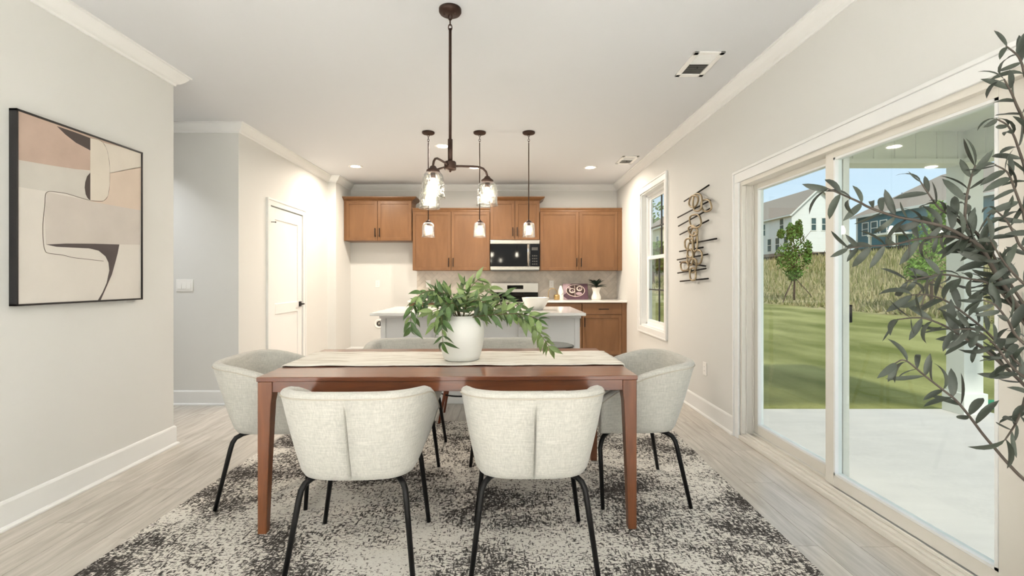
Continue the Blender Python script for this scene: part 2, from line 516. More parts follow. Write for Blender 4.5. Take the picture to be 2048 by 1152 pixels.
# ---- pantry door
dr = empty('door_1', (XP, 5.635, 0))
tag(dr, 'white two panel pantry door with dark lever handle', 'door', kind='structure')
cs = MB()
cs.box(-.01, .018, -.475, -.42, 0, 2.05).box(-.01, .018, .42, .475, 0, 2.05).box(-.01, .018, -.475, .475, 2.05, 2.105)
cs.box(-.01, .026, -.495, -.475, 0, 2.105).box(-.01, .026, .475, .495, 0, 2.105).box(-.01, .026, -.495, .495, 2.105, 2.125)
cs.build('casing', M['trim'], dr, bevel=.003)
sl = MB()
t0, t1 = -.035, .002
sl.box(t0, t1, -.41, -.295, .01, 2.04).box(t0, t1, .295, .41, .01, 2.04)
sl.box(t0, t1, -.295, .295, .01, .22).box(t0, t1, -.295, .295, .83, .95).box(t0, t1, -.295, .295, 1.905, 2.04)
sl.build('door_slab', M['door'], dr, bevel=.004)
for z0, z1 in ((.22, .83), (.95, 1.905)):
    MB().box(-.028, -.010, -.30, .30, z0 - .005, z1 + .005).build('panel', M['door'], dr)
for z in (.25, 1.10, 1.83):
    MB().box(-.002, .004, -.424, -.404, z - .045, z + .045).tube([(.006, -.416, z - .048), (.006, -.416, z + .048)], .006, 8).build('hinge', M['black_metal'], dr)
MB().tube([(.004, -.40, 1.865), (.05, -.385, 1.865)], .004, 8).tube([(.048, -.386, 1.865), (.056, -.384, 1.865)], .008, 8).build('door_stop', M['black_metal'], dr)
hd = MB().box(.001, .010, .320, .384, .885, .949).build('handle', M['black_metal'], dr, bevel=.002)
MB().tube([(.008, .352, .917), (.055, .352, .917)], .010, 10).box(.044, .058, .235, .362, .908, .926).build('lever', M['black_metal'], hd)

# ---- sliding glass door
sd = empty('door_2', (XR, 0, 0))
tag(sd, 'white framed sliding glass door opening to the patio', 'door', kind='structure')
cs = MB()
hz_ = DZ - .015
cs.box(-.016, .0, D1 - .005, D1 + .054, 0, hz_).box(-.016, .0, D0 - .054, D0 + .005, 0, hz_).box(-.016, 0, D0 - .054, D1 + .054, hz_, DZ + .055)
cs.box(-.024, 0, D1 + .054, D1 + .072, 0, DZ + .055).box(-.024, 0, D0 - .072, D0 - .054, 0, DZ + .055).box(-.024, 0, D0 - .072, D1 + .072, DZ + .055, DZ + .075)
cs.build('casing', M['trim'], sd, bevel=.003)
fr = MB()
fr.box(.002, .135, D1 - .035, D1, .045, DZ - .045).box(.002, .135, D0, D0 + .035, .045, DZ - .045).box(.002, .135, D0, D1, DZ - .045, DZ)
fr.box(.030, .037, D1 - .05, D1 - .035, .065, DZ - .046).box(.076, .084, D1 - .05, D1 - .035, .065, DZ - .046)
fr.build('frame', M['vinyl'], sd, bevel=.002)
sill = MB().box(-.012, .135, D0, D1, 0, .030).box(.004, .135, D0, D1, .030, .044).box(.024, .034, D0 + .03, D1 - .03, .044, .062).box(.080, .090, D0 + .03, D1 - .03, .044, .062)
sill.build('sill_track', M['vinyl'], sd, bevel=.003)
def panel(y0, y1, x0, x1, sl_, sr_, label):
    mb = MB()
    mb.box(x0, x1, y0, y0 + sl_, .064, 1.945).box(x0, x1, y1 - sr_, y1, .064, 1.945)
    mb.box(x0, x1, y0 + sl_, y1 - sr_, .064, .128).box(x0, x1, y0 + sl_, y1 - sr_, 1.905, 1.945)
    p = mb.build('sash', M['vinyl'], sd, bevel=.003)
    b = MB(); g = .012
    xa = x0 - .002; xb = x1 + .002
    b.box(xa, xb, y0 + sl_, y0 + sl_ + g, .128, 1.905).box(xa, xb, y1 - sr_ - g, y1 - sr_, .128, 1.905)
    b.box(xa, xb, y0 + sl_, y1 - sr_, .128, .128 + g).box(xa, xb, y0 + sl_, y1 - sr_, 1.905 - g, 1.905)
    b.build('glazing_bead', M['trim'], p)
    xc = (x0 + x1) / 2
    for k in (0.0,):
        MB().box(xc + k - .002, xc + k + .002, y0 + sl_ - .004, y1 - sr_ + .004, .124, 1.909).build('pane', M['pane'], p)
    p['label'] = label
    return p
pin = panel(1.635, 2.716, .038, .074, .13, .070, 'inner sliding panel nearer the olive tree')
pout = panel(2.640, 3.592, .086, .122, .075, .060, 'outer fixed panel farther from the olive tree')
MB().box(.122, .150, 2.655, 2.690, .98, 1.08).build('latch', M['black_metal'], pout, bevel=.003)
MB().box(.016, .038, 1.68, 1.71, .92, 1.18).build('pull_handle', M['vinyl'], pin, bevel=.006)

# ---- double hung window
wd = empty('window_1', (XR, 0, 0))
tag(wd, 'tall white double hung window between cabinets and metal wall sculpture', 'window', kind='structure')
cs = MB(); k = .078
q_ = k - .018
cs.box(-.018, 0, W0 - q_, W0 + .006, WZ0 + .006, WZ1 - .006).box(-.018, 0, W1 - .006, W1 + q_, WZ0 + .006, WZ1 - .006)
cs.box(-.018, 0, W0 - q_, W1 + q_, WZ1 - .006, WZ1 + q_).box(-.018, 0, W0 - q_, W1 + q_, WZ0 - q_, WZ0 + .006)
cs.box(-.026, 0, W0 - k, W0 - q_, WZ0 - q_, WZ1 + q_).box(-.026, 0, W1 + q_, W1 + k, WZ0 - q_, WZ1 + q_)
cs.box(-.026, 0, W0 - k, W1 + k, WZ1 + q_, WZ1 + k).box(-.026, 0, W0 - k, W1 + k, WZ0 - k, WZ0 - q_)
cs.build('casing', M['trim'], wd, bevel=.003)
jb = MB()
jb.box(0, .135, W0, W0 + .02, WZ0, WZ1).box(0, .135, W1 - .02, W1, WZ0, WZ1).box(0, .135, W0, W1, WZ0, WZ0 + .022).box(0, .135, W0, W1, WZ1 - .02, WZ1)
jb.box(.07, .135, W0 + .02, W0 + .05, WZ0, WZ1).box(.07, .135, W1 - .05, W1 - .02, WZ0, WZ1).box(.07, .135, W0, W1, WZ1 - .05, WZ1 - .02).box(.07, .135, W0, W1, WZ0 + .022, WZ0 + .05)
jb.build('frame', M['trim'], wd, bevel=.002)
def sash(z0, z1, x0, x1):
    a, b = W0 + .045, W1 - .045; q = .045
    s = MB().box(x0, x1, a, a + q, z0, z1).box(x0, x1, b - q, b, z0, z1).box(x0, x1, a + q, b - q, z0, z0 + q).box(x0, x1, a + q, b - q, z1 - q, z1)
    o = s.build('sash', M['trim'], wd, bevel=.002)
    xc = (x0 + x1) / 2; ym = (a + b) / 2; zm = (z0 + z1) / 2
    MB().box(xc - .002, xc + .002, a + q - .004, b - q + .004, z0 + q - .004, z1 - q + .004).build('pane', M['pane'], o)
    MB().box(xc - .008, xc + .008, ym - .008, ym + .008, z0 + q, z1 - q).box(xc - .008, xc + .008, a + q, b - q, zm - .008, zm + .008).build('muntin', M['slot'], o)  # muntins coloured dark to stand for their backlit shade
sash(1.485, WZ1 - .045, .104, .130)
sash(WZ0 + .045, 1.530, .076, .102)

# ---- backsplash of herringbone tiles
bs = MB().box(-1.41, XR - .001, YB - .006, YB, .915, 1.37).build('backsplash', M['grout'])
tag(bs, 'grey beige herringbone tile backsplash above the counters', 'backsplash', kind='structure')
def clip(poly, x0, x1, y0, y1):
    for ax, lim, sg in ((0, x0, 1), (0, x1, -1), (1, y0, 1), (1, y1, -1)):
        out = []
        for i in range(len(poly)):
            a, b = poly[i - 1], poly[i]
            ia = (a[ax] - lim) * sg >= 0; ib = (b[ax] - lim) * sg >= 0
            if ia != ib:
                t = (lim - a[ax]) / (b[ax] - a[ax])
                out.append((a[0] + (b[0] - a[0]) * t, a[1] + (b[1] - a[1]) * t))
            if ib: out.append(b)
        poly = out
        if not poly: return []
    return poly
tw, tn, gp = 0.066, 3, 0.0016
for j in range(-40, 60):
    for b in range(-25, 26):
        ox, oy = j + b * tn, j - b * tn
        for (x0, x1, y0, y1) in ((ox, ox + tn, oy, oy + 1), (ox + tn, ox + tn + 1, oy + 1 - tn, oy + 1)):
            q = [(x0 * tw + gp, y0 * tw + gp), (x1 * tw - gp, y0 * tw + gp), (x1 * tw - gp, y1 * tw - gp), (x0 * tw + gp, y1 * tw - gp)]
            c = math.sqrt(.5)
            q = [((px - py) * c, (px + py) * c + 1.1) for px, py in q]
            q = clip(q, -1.409, XR - .002, .916, 1.368)
            if len(q) >= 3:
                ar = abs(sum(q[i - 1][0] * q[i][1] - q[i][0] * q[i - 1][1] for i in range(len(q)))) / 2
                if ar > 0.0004:
                    MB().prism(q, 'y', YB - .011, YB - .006).build('tile', M['tile'], bs)

# ================================================================== ceiling fixtures
def can_light(x, y, label, watts=None):  # serves the visible cans and the added unseen fill lamps
    o = empty('recessed_light', (x, y, ZC))
    tag(o, label, 'ceiling light', 'recessed ceiling lights')
    MB().lathe([(.060, -.002), (.085, -.006), (.092, -.003), (.092, -.0005), (.060, -.0005)], 32, closed=True).build('trim_ring', M['plate'], o)
    MB().lathe([(0, -.0035), (.060, -.0035), (.060, -.001), (0, -.001)], 28).build('lens', M['can'], o)
    ld = bpy.data.lights.new('can_lamp', 'AREA'); ld.shape = 'DISK'; ld.size = .12; ld.energy = watts or CAN_W
    ld.color = (.955, .98, 1.0) if watts else (1.0, .87, .72); ld.spread = R(104) if watts else R(168)
    lo = bpy.data.objects.new('can_lamp', ld); COL.objects.link(lo); lo.parent = o; lo.location = (0, 0, -.008)
can_light(-2.0, 6.33, 'recessed ceiling light above the fridge alcove')
can_light(-.706, 5.37, 'recessed ceiling light seen beside the chandelier rod')
can_light(-.41, 6.39, 'recessed ceiling light seen behind the chandelier arm')
can_light(1.16, 6.39, 'recessed ceiling light nearest the window')

# unseen can lights added behind the camera to brighten the room
for x_, y_, lab_ in ((-1.6, -2.1, 'left front'), (-.3, -2.1, 'middle front'), (1.0, -2.1, 'right front'), (-1.6, -3.8, 'left rear'), (-.3, -3.8, 'middle rear'), (1.0, -3.8, 'right rear')):
    can_light(x_, y_, 'added unseen fill light, %s one of six behind the camera' % lab_, FILL_W)

can_light(-3.55, 4.05, 'added unseen fill light in the hallway', 5.0)  # lamp out of view, added to brighten the hall
def vent(x, y, label):
    o = empty('ceiling_vent', (x, y, ZC))
    tag(o, label, 'air vent', 'ceiling air vents')
    a, b = .103, .19
    m = MB().box(-a, a, -b, -b + .038, -.010, 0).box(-a, a, b - .038, b, -.010, 0).box(-a, -a + .034, -b, b, -.010, 0).box(a - .034, a, -b, b, -.010, 0)
    m.build('frame', M['plate'], o, bevel=.003)
    MB().box(-a + .034, a - .034, -b + .038, b - .038, -.002, 0).build('duct_opening', M['slot'], o)
    for k in range(8):
        yy = -b + .046 + k * .0175
        MB().prism([(yy, -.011), (yy + .0015, -.011), (yy + .0135, -.003), (yy + .012, -.003)] if k >= 99 else
                   [(yy, -.003), (yy + .0015, -.003), (yy + .0035, -.011), (yy + .002, -.011)], 'x', -a + .034, a - .034).build('louver', M['slot' if False else 'plate'], o)
    for k in range(8):
        yy = .006 + k * .0175
        MB().prism([(yy, -.011), (yy + .0015, -.011), (yy + .0175, -.003), (yy + .016, -.003)], 'x', -a + .034, a - .034).build('louver', M['plate'], o)
    MB().box(-.004, .004, .02, .028, -.018, -.008).build('damper_lever', M['slot'], o)
    return o
vent(1.372, 3.33, 'larger looking white ceiling vent above the sliding door')
vent(1.555, 5.98, 'white ceiling vent near the window and cabinets')

# ---- chandelier
def bulb_and_shade(parent, c, scale=1.0, cap=True):
    x, y, z = c      # z: top of glass
    k = scale
    sh = MB()
    prof = [(.0255, 0.0), (.040, -.006), (.051, -.020), (.056, -.038), (.0575, -.060), (.0575, -.112), (.0590, -.128), (.0625, -.138)]
    prof = [(r * k, h * k) for r, h in prof]
    inner = [(r - .0022, h) for r, h in reversed(prof)]
    sh.lathe(prof + inner, 36, (x, y, z), closed=True)
    s = sh.build('glass_shade', M['shade'], parent)
    if cap:
        MB().lathe([(.010 * k, .030 * k), (.014 * k, .028 * k), (.020 * k, .018 * k), (.034 * k, .008 * k), (.037 * k, -.006 * k), (.030 * k, -.008 * k), (0.001, -.006 * k)], 24, (x, y, z)).build('socket_cap', M['bronze'], parent)
    MB().lathe([(.0, -.008 * k), (.014 * k, -.008 * k), (.014 * k, -.034 * k), (0, -.034 * k)], 16, (x, y, z)).build('socket', M['bronze'], parent)
    MB().lathe([(0, -.034 * k), (.011 * k, -.036 * k), (.013 * k, -.048 * k), (.020 * k, -.066 * k), (.023 * k, -.082 * k), (.020 * k, -.098 * k), (.010 * k, -.110 * k), (0, -.113 * k)], 16, (x, y, z)).build('bulb', M['bulb'], parent)

def chain(mb, x, y, z0, z1, n, w=.010, r=.0028):
    h = (z0 - z1) / n
    for i in range(n):
        zc = z0 - h * (i + .5)
        pts = []
        for k in range(14):
            a = 2 * math.pi * k / 14
            u, v = math.cos(a) * w, math.sin(a) * h * .62
            pts.append((x + u, y, zc + v) if i % 2 == 0 else (x, y + u, zc + v))
        mb.tube(pts, r, 6, closed=True)
hx, hy = -.306, 2.655
ch = empty('chandelier', (hx, hy, ZC))
tag(ch, 'three light bronze chandelier with glass shades hanging over the table', 'chandelier')
MB().lathe([(0, -.030), (.010, -.029), (.058, -.024), (.063, -.016), (.063, -.001), (0, -.001)], 36).build('canopy', M['bronze'], ch)
for sx in (-1, 1):
    MB().lathe([(0, -.040), (.005, -.039), (.006, -.030), (.006, -.022), (0, -.022)], 10, (sx * .032, -.012, 0)).build('screw_cap', M['bronze'], ch)
m = MB(); chain(m, 0, 0, -.030, -.118, 3, .010, .0032); m.build('chain', M['bronze'], ch)
zh = 1.862 - ZC
MB().tube([(0, 0, -.110), (0, 0, zh + .135)], .0085, 12).build('rod', M['bronze'], ch)
MB().tube([(0, 0, zh + .15), (0, 0, zh + .01)], .0135, 14).build('sleeve', M['bronze'], ch)
MB().lathe([(0, -.036), (.006, -.034), (.008, -.026), (.032, -.022), (.034, -.016), (.034, .018), (.030, .024), (.014, .030), (0, .030)], 28, (0, 0, zh)).build('hub', M['bronze'], ch)
for a in (12, 132, 252):
    ca, sa = math.cos(R(a)), math.sin(R(a)); RR = .212
    pts = [(0.02, 0), (.06, .002), (.13, .003), (.165, .002), (.188, -.006), (.204, -.022), (.211, -.042), (.212, -.062)]
    MB().tube([(r * ca, r * sa, zh + h) for r, h in pts], .0062, 10).build('arm', M['bronze'], ch)
    sub = [o for o in kids(ch) if o.name.startswith('arm')][-1]
    bulb_and_shade(sub, (RR * ca, RR * sa, zh - .078), 1.0)

# ---- island pendants
for x, lab in ((-.785, 'small glass pendant light nearest the fridge alcove side'), (-.256, 'small glass pendant light in the middle of the three'), (.250, 'small glass pendant light hanging in front of the microwave cabinet')):
    p = empty('pendant_light', (x, 4.86, ZC))
    tag(p, lab, 'pendant light', 'pendant lights over the island')
    MB().lathe([(0, -.026), (.008, -.025), (.056, -.021), (.064, -.014), (.064, -.001), (0, -.001)], 30).build('canopy', M['bronze'], p)
    m = MB(); chain(m, 0, 0, -.026, -.120, 4, .009, .0028); m.build('chain', M['bronze'], p)
    MB().tube([(0, 0, -.115), (0, 0, -.915)], .0055, 10).build('rod', M['bronze'], p)
    MB().lathe([(.001, -.905), (.010, -.905), (.014, -.915), (.030, -.922), (.032, -.936), (.001, -.936)], 20).build('socket_cap', M['bronze'], p)
    bulb_and_shade(p, (0, 0, -.930), 1.10, cap=False)
# ================================================================== kitchen
def pull(parent, c, length, axis, y):
    m = MB(); h = length / 2
    if axis == 'z':
        m.box(c[0] - .006, c[0] + .006, y - .034, y - .024, c[1] - h, c[1] + h)
        for s in (-1, 1): m.box(c[0] - .005, c[0] + .005, y - .026, y, c[1] + s * (h - .012) - .005, c[1] + s * (h - .012) + .005)
    else:
        m.box(c[0] - h, c[0] + h, y - .034, y - .024, c[1] - .006, c[1] + .006)
        for s in (-1, 1): m.box(c[0] + s * (h - .012) - .005, c[0] + s * (h - .012) + .005, y - .026, y, c[1] - .005, c[1] + .005)
    return m.build('handle', M['black_metal'], parent, bevel=.0015)

def shaker(parent, x0, x1, z0, z1, y, name='door', rail=.046):
    m = MB(); t = .020
    m.box(x0, x0 + rail, y, y + t, z0, z1).box(x1 - rail, x1, y, y + t, z0, z1)
    m.box(x0 + rail, x1 - rail, y, y + t, z0, z0 + rail).box(x0 + rail, x1 - rail, y, y + t, z1 - rail, z1)
    d = m.build(name, M['cab'], parent, bevel=.0015)
    MB().box(x0 + rail - .004, x1 - rail + .004, y + .009, y + t - .002, z0 + rail - .004, z1 - rail + .004).build('panel', M['cab'], d)
    return d

ccrown = lambda z, k: [(0, z), (.008, z), (.012, z + .012), (.022 * k, z + .022), (.044 * k, z + .044), (.050 * k, z + .050), (.050 * k, z + .062), (0, z + .062)]
def upper(name, x0, x1, z0, z1, label, crown_path=None, kc=1.0, filler=0.0, YF=7.25, stile=0.0):
    o = empty(name, ((x0 + x1) / 2, YB, z0)); ox, oz = (x0 + x1) / 2, z0
    tag(o, label, 'cabinet', 'kitchen wall cabinets')
    loc = lambda mb: MB()
    def L_(mb):     # shift into the thing's frame
        mb.v = [(a - ox, b - YB, c - oz) for a, b, c in mb.v]; return mb
    L_(MB().box(x0, x1 + filler, YF + .021, YB, z0, z1)).build('body', M['cab'], o, bevel=.0015)
    xm = (x0 + x1) / 2
    g = .004
    def put(mb, *a, **k): return L_(mb).build(*a, **k)
    for s, (a, b) in enumerate(((x0 + stile + g, xm - g), (xm + g, x1 - g))):
        d = shaker(o, a - ox, b - ox, .004, z1 - z0 - .004, YF - YB)
        hx_ = (b - .030) if s == 0 else (a + .030)
        pull(d, (hx_ - ox, .125), .135, 'z', YF - YB)
    if filler: put(MB().box(x1, x1 + filler, YF + .004, YF + .022, z0, z1), 'filler_strip', M['cab'], o)
    if crown_path:
        put(MB().sweep(crown_path, ccrown(z1 - .004, kc)), 'crown_moulding', M['cab'], o)
    return o
UF = 7.25
upper('wall_cabinet', -2.476, -1.428, 1.824, 2.437, 'short two door brown cabinet above the fridge alcove',
      [(-2.476, UF + .02), (-1.428, UF + .02), (-1.428, YB)], 1.6, stile=.035)
upper('wall_cabinet', -1.417, -.224, 1.366, 2.272, 'tall two door brown wall cabinet left of the microwave', [(-1.417, UF + .02), (-.224, UF + .02)], .5)
upper('wall_cabinet', -.221, .541, 1.836, 2.437, 'narrow two door brown cabinet above the microwave',
      [(-.221, YB), (-.221, UF + .02), (.541, UF + .02), (.541, YB)], 1.5)
upper('wall_cabinet', .545, 1.742, 1.366, 2.272, 'tall two door brown wall cabinet right of the microwave', [(.545, UF + .02), (XR - .002, UF + .02)], .5, filler=XR - .001 - 1.742)

# microwave
mw = empty('microwave', (.16, YB, 1.375)); 
tag(mw, 'stainless over the range microwave with black glass door', 'microwave')
w2 = .378; yf = -.385
MB().box(-w2, w2, yf + .03, -.002, .0, .456).build('body', M['steel'], mw, bevel=.004)
MB().box(-w2, w2, yf, yf + .03, .402, .456).build('vent_band', M['steel'], mw, bevel=.003)
MB().box(-w2, .222, yf, yf + .03, .052, .398).build('door', M['black_glass'], mw, bevel=.004)
MB().box(.228, w2, yf, yf + .03, .052, .398).build('control_panel', M['black_glass'], mw, bevel=.004)
MB().box(-w2, w2, yf, yf + .03, .036, .050).build('lower_band', M['steel'], mw, bevel=.002)
MB().box(-w2 + .01, w2 - .01, yf + .012, -.01, -.014, .0).build('underside_vent', M['slot'], mw)
hdl = MB().tube([(.200, yf - .026, .06), (.200, yf - .026, .39)], .0125, 12)
for z in (.085, .365): hdl.tube([(.200, yf, z), (.200, yf - .026, z)], .006, 8)
hdl.build('handle', M['steel'], mw)
for i in range(4):
    for j in range(3):
        MB().box(.262 + j * .030, .282 + j * .030, yf - .0015, yf, .080 + i * .042, .098 + i * .042).build('button', M['slot'], mw)
MB().box(.255, .350, yf - .0012, yf, .30, .345).build('display', M['slot'], mw)

# range
rg = empty('range_stove', (.162, YB, 0))
tag(rg, 'stainless steel range with black glass cooktop and back panel', 'stove')
rf = -.665
MB().box(-.376, .376, rf + .03, -.012, .05, .90).build('body', M['steel'], rg, bevel=.003)
MB().box(-.376, .376, rf, -.075, .902, .922).build('cooktop', M['black_glass'], rg, bevel=.003)
MB().box(-.376, .376, -.085, -.012, 1.022, 1.172).build('control_panel', M['steel'], rg, bevel=.004)
MB().box(-.372, .372, -.080, -.012, .922, 1.022).build('lower_back_panel', M['black_glass'], rg, bevel=.003)
MB().box(-.118, .138, -.088, -.085, 1.075, 1.135).build('display', M['black_glass'], rg)
for i, x in enumerate((-.29, -.20, .215, .305)):
    MB().box(x - .014, x + .014, -.0865, -.085, 1.092, 1.116).build('touch_key', M['steel'], rg)
MB().box(-.376, .376, rf - .005, rf + .03, .80, .90).build('knob_panel', M['steel'], rg, bevel=.004)
for x in (-.29, -.17, .17, .29, 0):
    MB().tube([(x, rf - .005, .85), (x, rf - .035, .85)], .021, 16).build('knob', M['steel'], rg)
od = MB().box(-.372, .372, rf - .01, rf + .03, .22, .79).build('oven_door', M['steel'], rg, bevel=.004)
MB().box(-.28, .28, rf - .012, rf - .008, .34, .64).build('oven_window', M['black_glass'], od)
m = MB().tube([(-.33, rf - .055, .74), (.33, rf - .055, .74)], .012, 12)
for x in (-.30, .30): m.tube([(x, rf - .01, .74), (x, rf - .055, .74)], .008, 8)
m.build('handle', M['steel'], od)
MB().box(-.372, .372, rf - .005, rf + .03, .06, .21).build('warming_drawer', M['steel'], rg, bevel=.004)
for x in (-.21, .21):
    for y, r in ((-.22, .085), (-.50, .105)):
        MB().lathe([(r - .003, .0), (r, .0), (r, .0008), (r - .003, .0008)], 32, (x, y, .922), closed=True).build('burner_ring', M['slot'], rg)

# base cabinets
BF = 6.975
def base_cab(x0, x1, label, handle_side, filler=0.0, left_end=False):
    o = empty('base_cabinet', ((x0 + x1) / 2, YB, 0)); ox = (x0 + x1) / 2
    tag(o, label, 'cabinet', 'kitchen base cabinets')
    a, b = x0 - ox, x1 - ox
    MB().box(a, b + filler, BF - YB + .021, -.004, .11, .884).build('body', M['cab'], o, bevel=.0015)
    MB().box(a, b + filler, BF - YB + .075, -.02, 0, .112).build('toe_kick', M['cab'], o)
    g = .004; y = BF - YB
    dz = MB().box(a + g, b - g, y, y + .02, .712, .872).build('drawer', M['cab'], o, bevel=.002)
    pull(dz, ((a + b) / 2 + .02, .79), .15, 'x', y)
    d = shaker(o, a + g, b - g, .118, .704, y)
    pull(d, (b - .035 if handle_side > 0 else a + .035, .60), .14, 'z', y)
    if filler: MB().box(b, b + filler, y + .004, y + .022, .11, .884).build('filler_strip', M['cab'], o)
base_cab(-1.417, -.823, 'brown base cabinet nearest the fridge alcove, behind the island', 1)
base_cab(-.820, -.222, 'brown base cabinet immediately left of the range', -1)
base_cab(.546, 1.146, 'brown base cabinet immediately right of the range', 1)
base_cab(1.149, 1.738, 'brown base cabinet in the corner below the counter plant', -1, filler=XR - .001 - 1.738)
tag(MB().box(-1.43, -.219, 6.945, YB - .012, .886, .916).build('countertop', M['quartz'], bevel=.004), 'white quartz countertop left of the range', 'countertop')
tag(MB().box(.543, XR - .001, 6.945, YB - .012, .886, .916).build('countertop', M['quartz'], bevel=.004), 'white quartz countertop right of the range', 'countertop')

# island
il = empty('kitchen_island', (-.242, 5.05, 0))
tag(il, 'white panelled kitchen island base with corbels', 'island')
bx0, bx1, by0, by1 = -.975, .980, -.385, .37
MB().box(bx0, bx1, by0, by1, 0, .885).build('body', M['door'], il)
for x0, x1 in ((bx0 - .006, bx0 + .045), (bx1 - .045, bx1 + .006)):
    MB().box(x0, x1, by0 - .012, by0 + .03, .11, .842).build('corner_board', M['door'], il, bevel=.002)
MB().box(bx0 - .016, bx1 + .016, by0 - .022, by1 + .004, .842, .885).build('top_trim', M['door'], il, bevel=.003)
MB().box(bx0 - .014, bx1 + .014, by0 - .02, by1 + .004, 0, .11).build('base_trim', M['trim'], il, bevel=.004)
for x in (-.42, .415):
    MB().prism([(by0 + .002, .66), (by0 - .06, .66), (by0 - .075, .70), (by0 - .11, .76), (by0 - .20, .815), (by0 - .235, .842), (by0 - .235, .885), (by0 + .002, .885)], 'x', x - .038, x + .038).build('corbel', M['door'], il, bevel=.003)
tag(MB().box(-1.252, .757, 4.37, 5.44, .886, .914).build('island_countertop', M['quartz'], bevel=.004), 'white quartz island top with seating overhang', 'countertop')

# counter stools at the island
def stool(x, y, label):
    o = empty('counter_stool', (x, y, 0))
    tag(o, label, 'stool', 'counter stools at the island')
    MB().lathe([(0, .605), (.150, .605), (.168, .615), (.172, .635), (.165, .655), (.145, .664), (0, .664)], 36).build('seat', M['fabric_grey'], o)
    m = MB(); m.tube([(.171 * math.cos(2 * math.pi * k / 36), .171 * math.sin(2 * math.pi * k / 36), .648) for k in range(36)], .007, 8, closed=True)
    m.build('seat_rim', M['black_metal'], o)
    for a in (45, 135, 225, 315):
        c, s_ = math.cos(R(a)), math.sin(R(a))
        MB().tube([(.10 * c, .10 * s_, .606), (.255 * c, .255 * s_, 0)], [.017, .010], 12).build('leg', M['stool_wood'], o)
    m = MB(); m.tube([(.19 * math.cos(2 * math.pi * k / 32), .19 * math.sin(2 * math.pi * k / 32), .24) for k in range(32)], .007, 8, closed=True)
    m.build('foot_ring', M['black_metal'], o)
stool(-.375, 4.16, 'round wooden legged counter stool hidden behind the white vase')
stool(.425, 4.10, 'round grey seated counter stool at the right end of the island')

# wall plates
def outlet(name, label, loc, rot=0.0, w=.072, h=.116, gangs=1, rocker=False):
    o = empty(name, loc, rot); tag(o, label, 'light switch' if rocker else 'outlet')
    MB().box(-w / 2, w / 2, -.007, 0, -h / 2, h / 2).build('cover_plate', M['plate'], o, bevel=.002)
    for g in range(gangs):
        x = (g - (gangs - 1) / 2) * .046
        if rocker:
            MB().prism([(-.007, -.033), (-.0125, -.033), (-.008, .033), (-.007, .033)], 'x', x - .0165, x + .0165).build('rocker', M['plate'], o)
        else:
            MB().box(x - .0165, x + .0165, -.009, -.006, -.034, .034).build('receptacle', M['plate'], o, bevel=.001)
            for z in (-.018, .018):
                for s in (-1, 1):
                    MB().box(x + s * .006 - .001, x + s * .006 + .001, -.0095, -.0085, z - .004, z + .004).build('slot', M['slot'], o)
outlet('wall_outlet', 'white outlet on the tile backsplash left of the range', (-1.225, YB - .011, 1.16))
outlet('wall_outlet', 'white outlet on the tile backsplash right of the range', (.757, YB - .011, 1.155))
outlet('wall_outlet', 'white outlet on the cream wall of the fridge alcove', (-2.045, YB, 1.155))
outlet('wall_outlet', 'white outlet low on the right wall beside the sliding door', (XR, 4.25, .42), R(-90))
outlet('wall_switch', 'white three gang switch plate on the hallway wall', (-3.125, YH, 1.168), 0, .165, .116, 3, True)
vb = empty('valve_box', (-2.02, YB, .515)); tag(vb, 'round white water valve box on the fridge alcove wall', 'valve box')
MB().lathe([(.042, .0), (.078, .0), (.078, .008), (.070, .012), (.046, .010), (.042, .004)], 32, closed=True).build('ring', M['plate'], vb)
MB().lathe([(0, .001), (.044, .001), (.044, .003), (0, .003)], 28).build('recess', M['slot'], vb)
MB().tube([(0, -.025, .006), (0, .020, .006)], .008, 10).tube([(-.018, .012, .008), (.018, .012, .008)], .005, 8).build('valve', M['steel'], vb)
vb.rotation_euler = (R(90), 0, 0)

# bowl on the island
bz = .914
bw = MB().lathe([(0, 0), (.070, 0), (.076, .003), (.098, .030), (.122, .070), (.139, .122), (.138, .126), (.134, .126), (.118, .072), (.094, .034), (.070, .012), (0, .010)], 48, (0, 0, 0))
bo = bw.build('serving_bowl', M['bowl'], loc=(.318, 4.86, bz)); tag(bo, 'white ceramic serving bowl on the island', 'bowl')

# things on the right counter
cz = .916
ks = empty('brass_watering_pot', (.775, 7.30, cz)); tag(ks, 'small brass pot with tall arched handle on the counter', 'pot')
MB().lathe([(0, 0), (.040, 0), (.044, .004), (.046, .060), (.042, .076), (.030, .080), (0, .080)], 28, (.035, 0, 0)).build('body', M['brass'], ks)
m = MB(); m.tube([(-.095, 0, .004)] + [(-.028 + .068 * math.cos(a), 0, .105 + .068 * math.sin(a)) for a in [math.pi - k * math.pi / 12 for k in range(13)]] + [(.040, 0, .078)], .005, 8)
m.build('handle', M['brass'], ks)
bt = empty('ceramic_bottle', (.872, 7.32, cz)); tag(bt, 'white tapered ceramic bottle beside the cookbook', 'bottle')
MB().lathe([(0, 0), (.040, 0), (.043, .006), (.043, .11), (.038, .145), (.020, .195), (.015, .208), (.017, .215), (0, .215)], 28).build('body', M['ceramic'], bt)
MB().tube([(.006, -.0442, .070), (.022, -.0390, .088), (.036, -.0255, .105)], .0022, 6).build('painted_line', M['slot'], bt)
cbk = empty('cookbook', (1.115, 7.36, cz)); cbk.rotation_euler = (R(-14), 0, R(4)); tag(cbk, 'cookbook with a plum cover leaning against the backsplash', 'book')
M['plum'] = plain('plum_print', (92, 66, 78), 0.35, var=0.25, vscale=14)
M['mauve'] = plain('mauve_print', (176, 152, 160), 0.35, var=0.1, vscale=14)
M['choc'] = plain('chocolate_print', (58, 38, 36), 0.35, var=0.2, vscale=30)
M['cream_print'] = plain('cream_print', (222, 206, 196), 0.35, var=0.12, vscale=30)
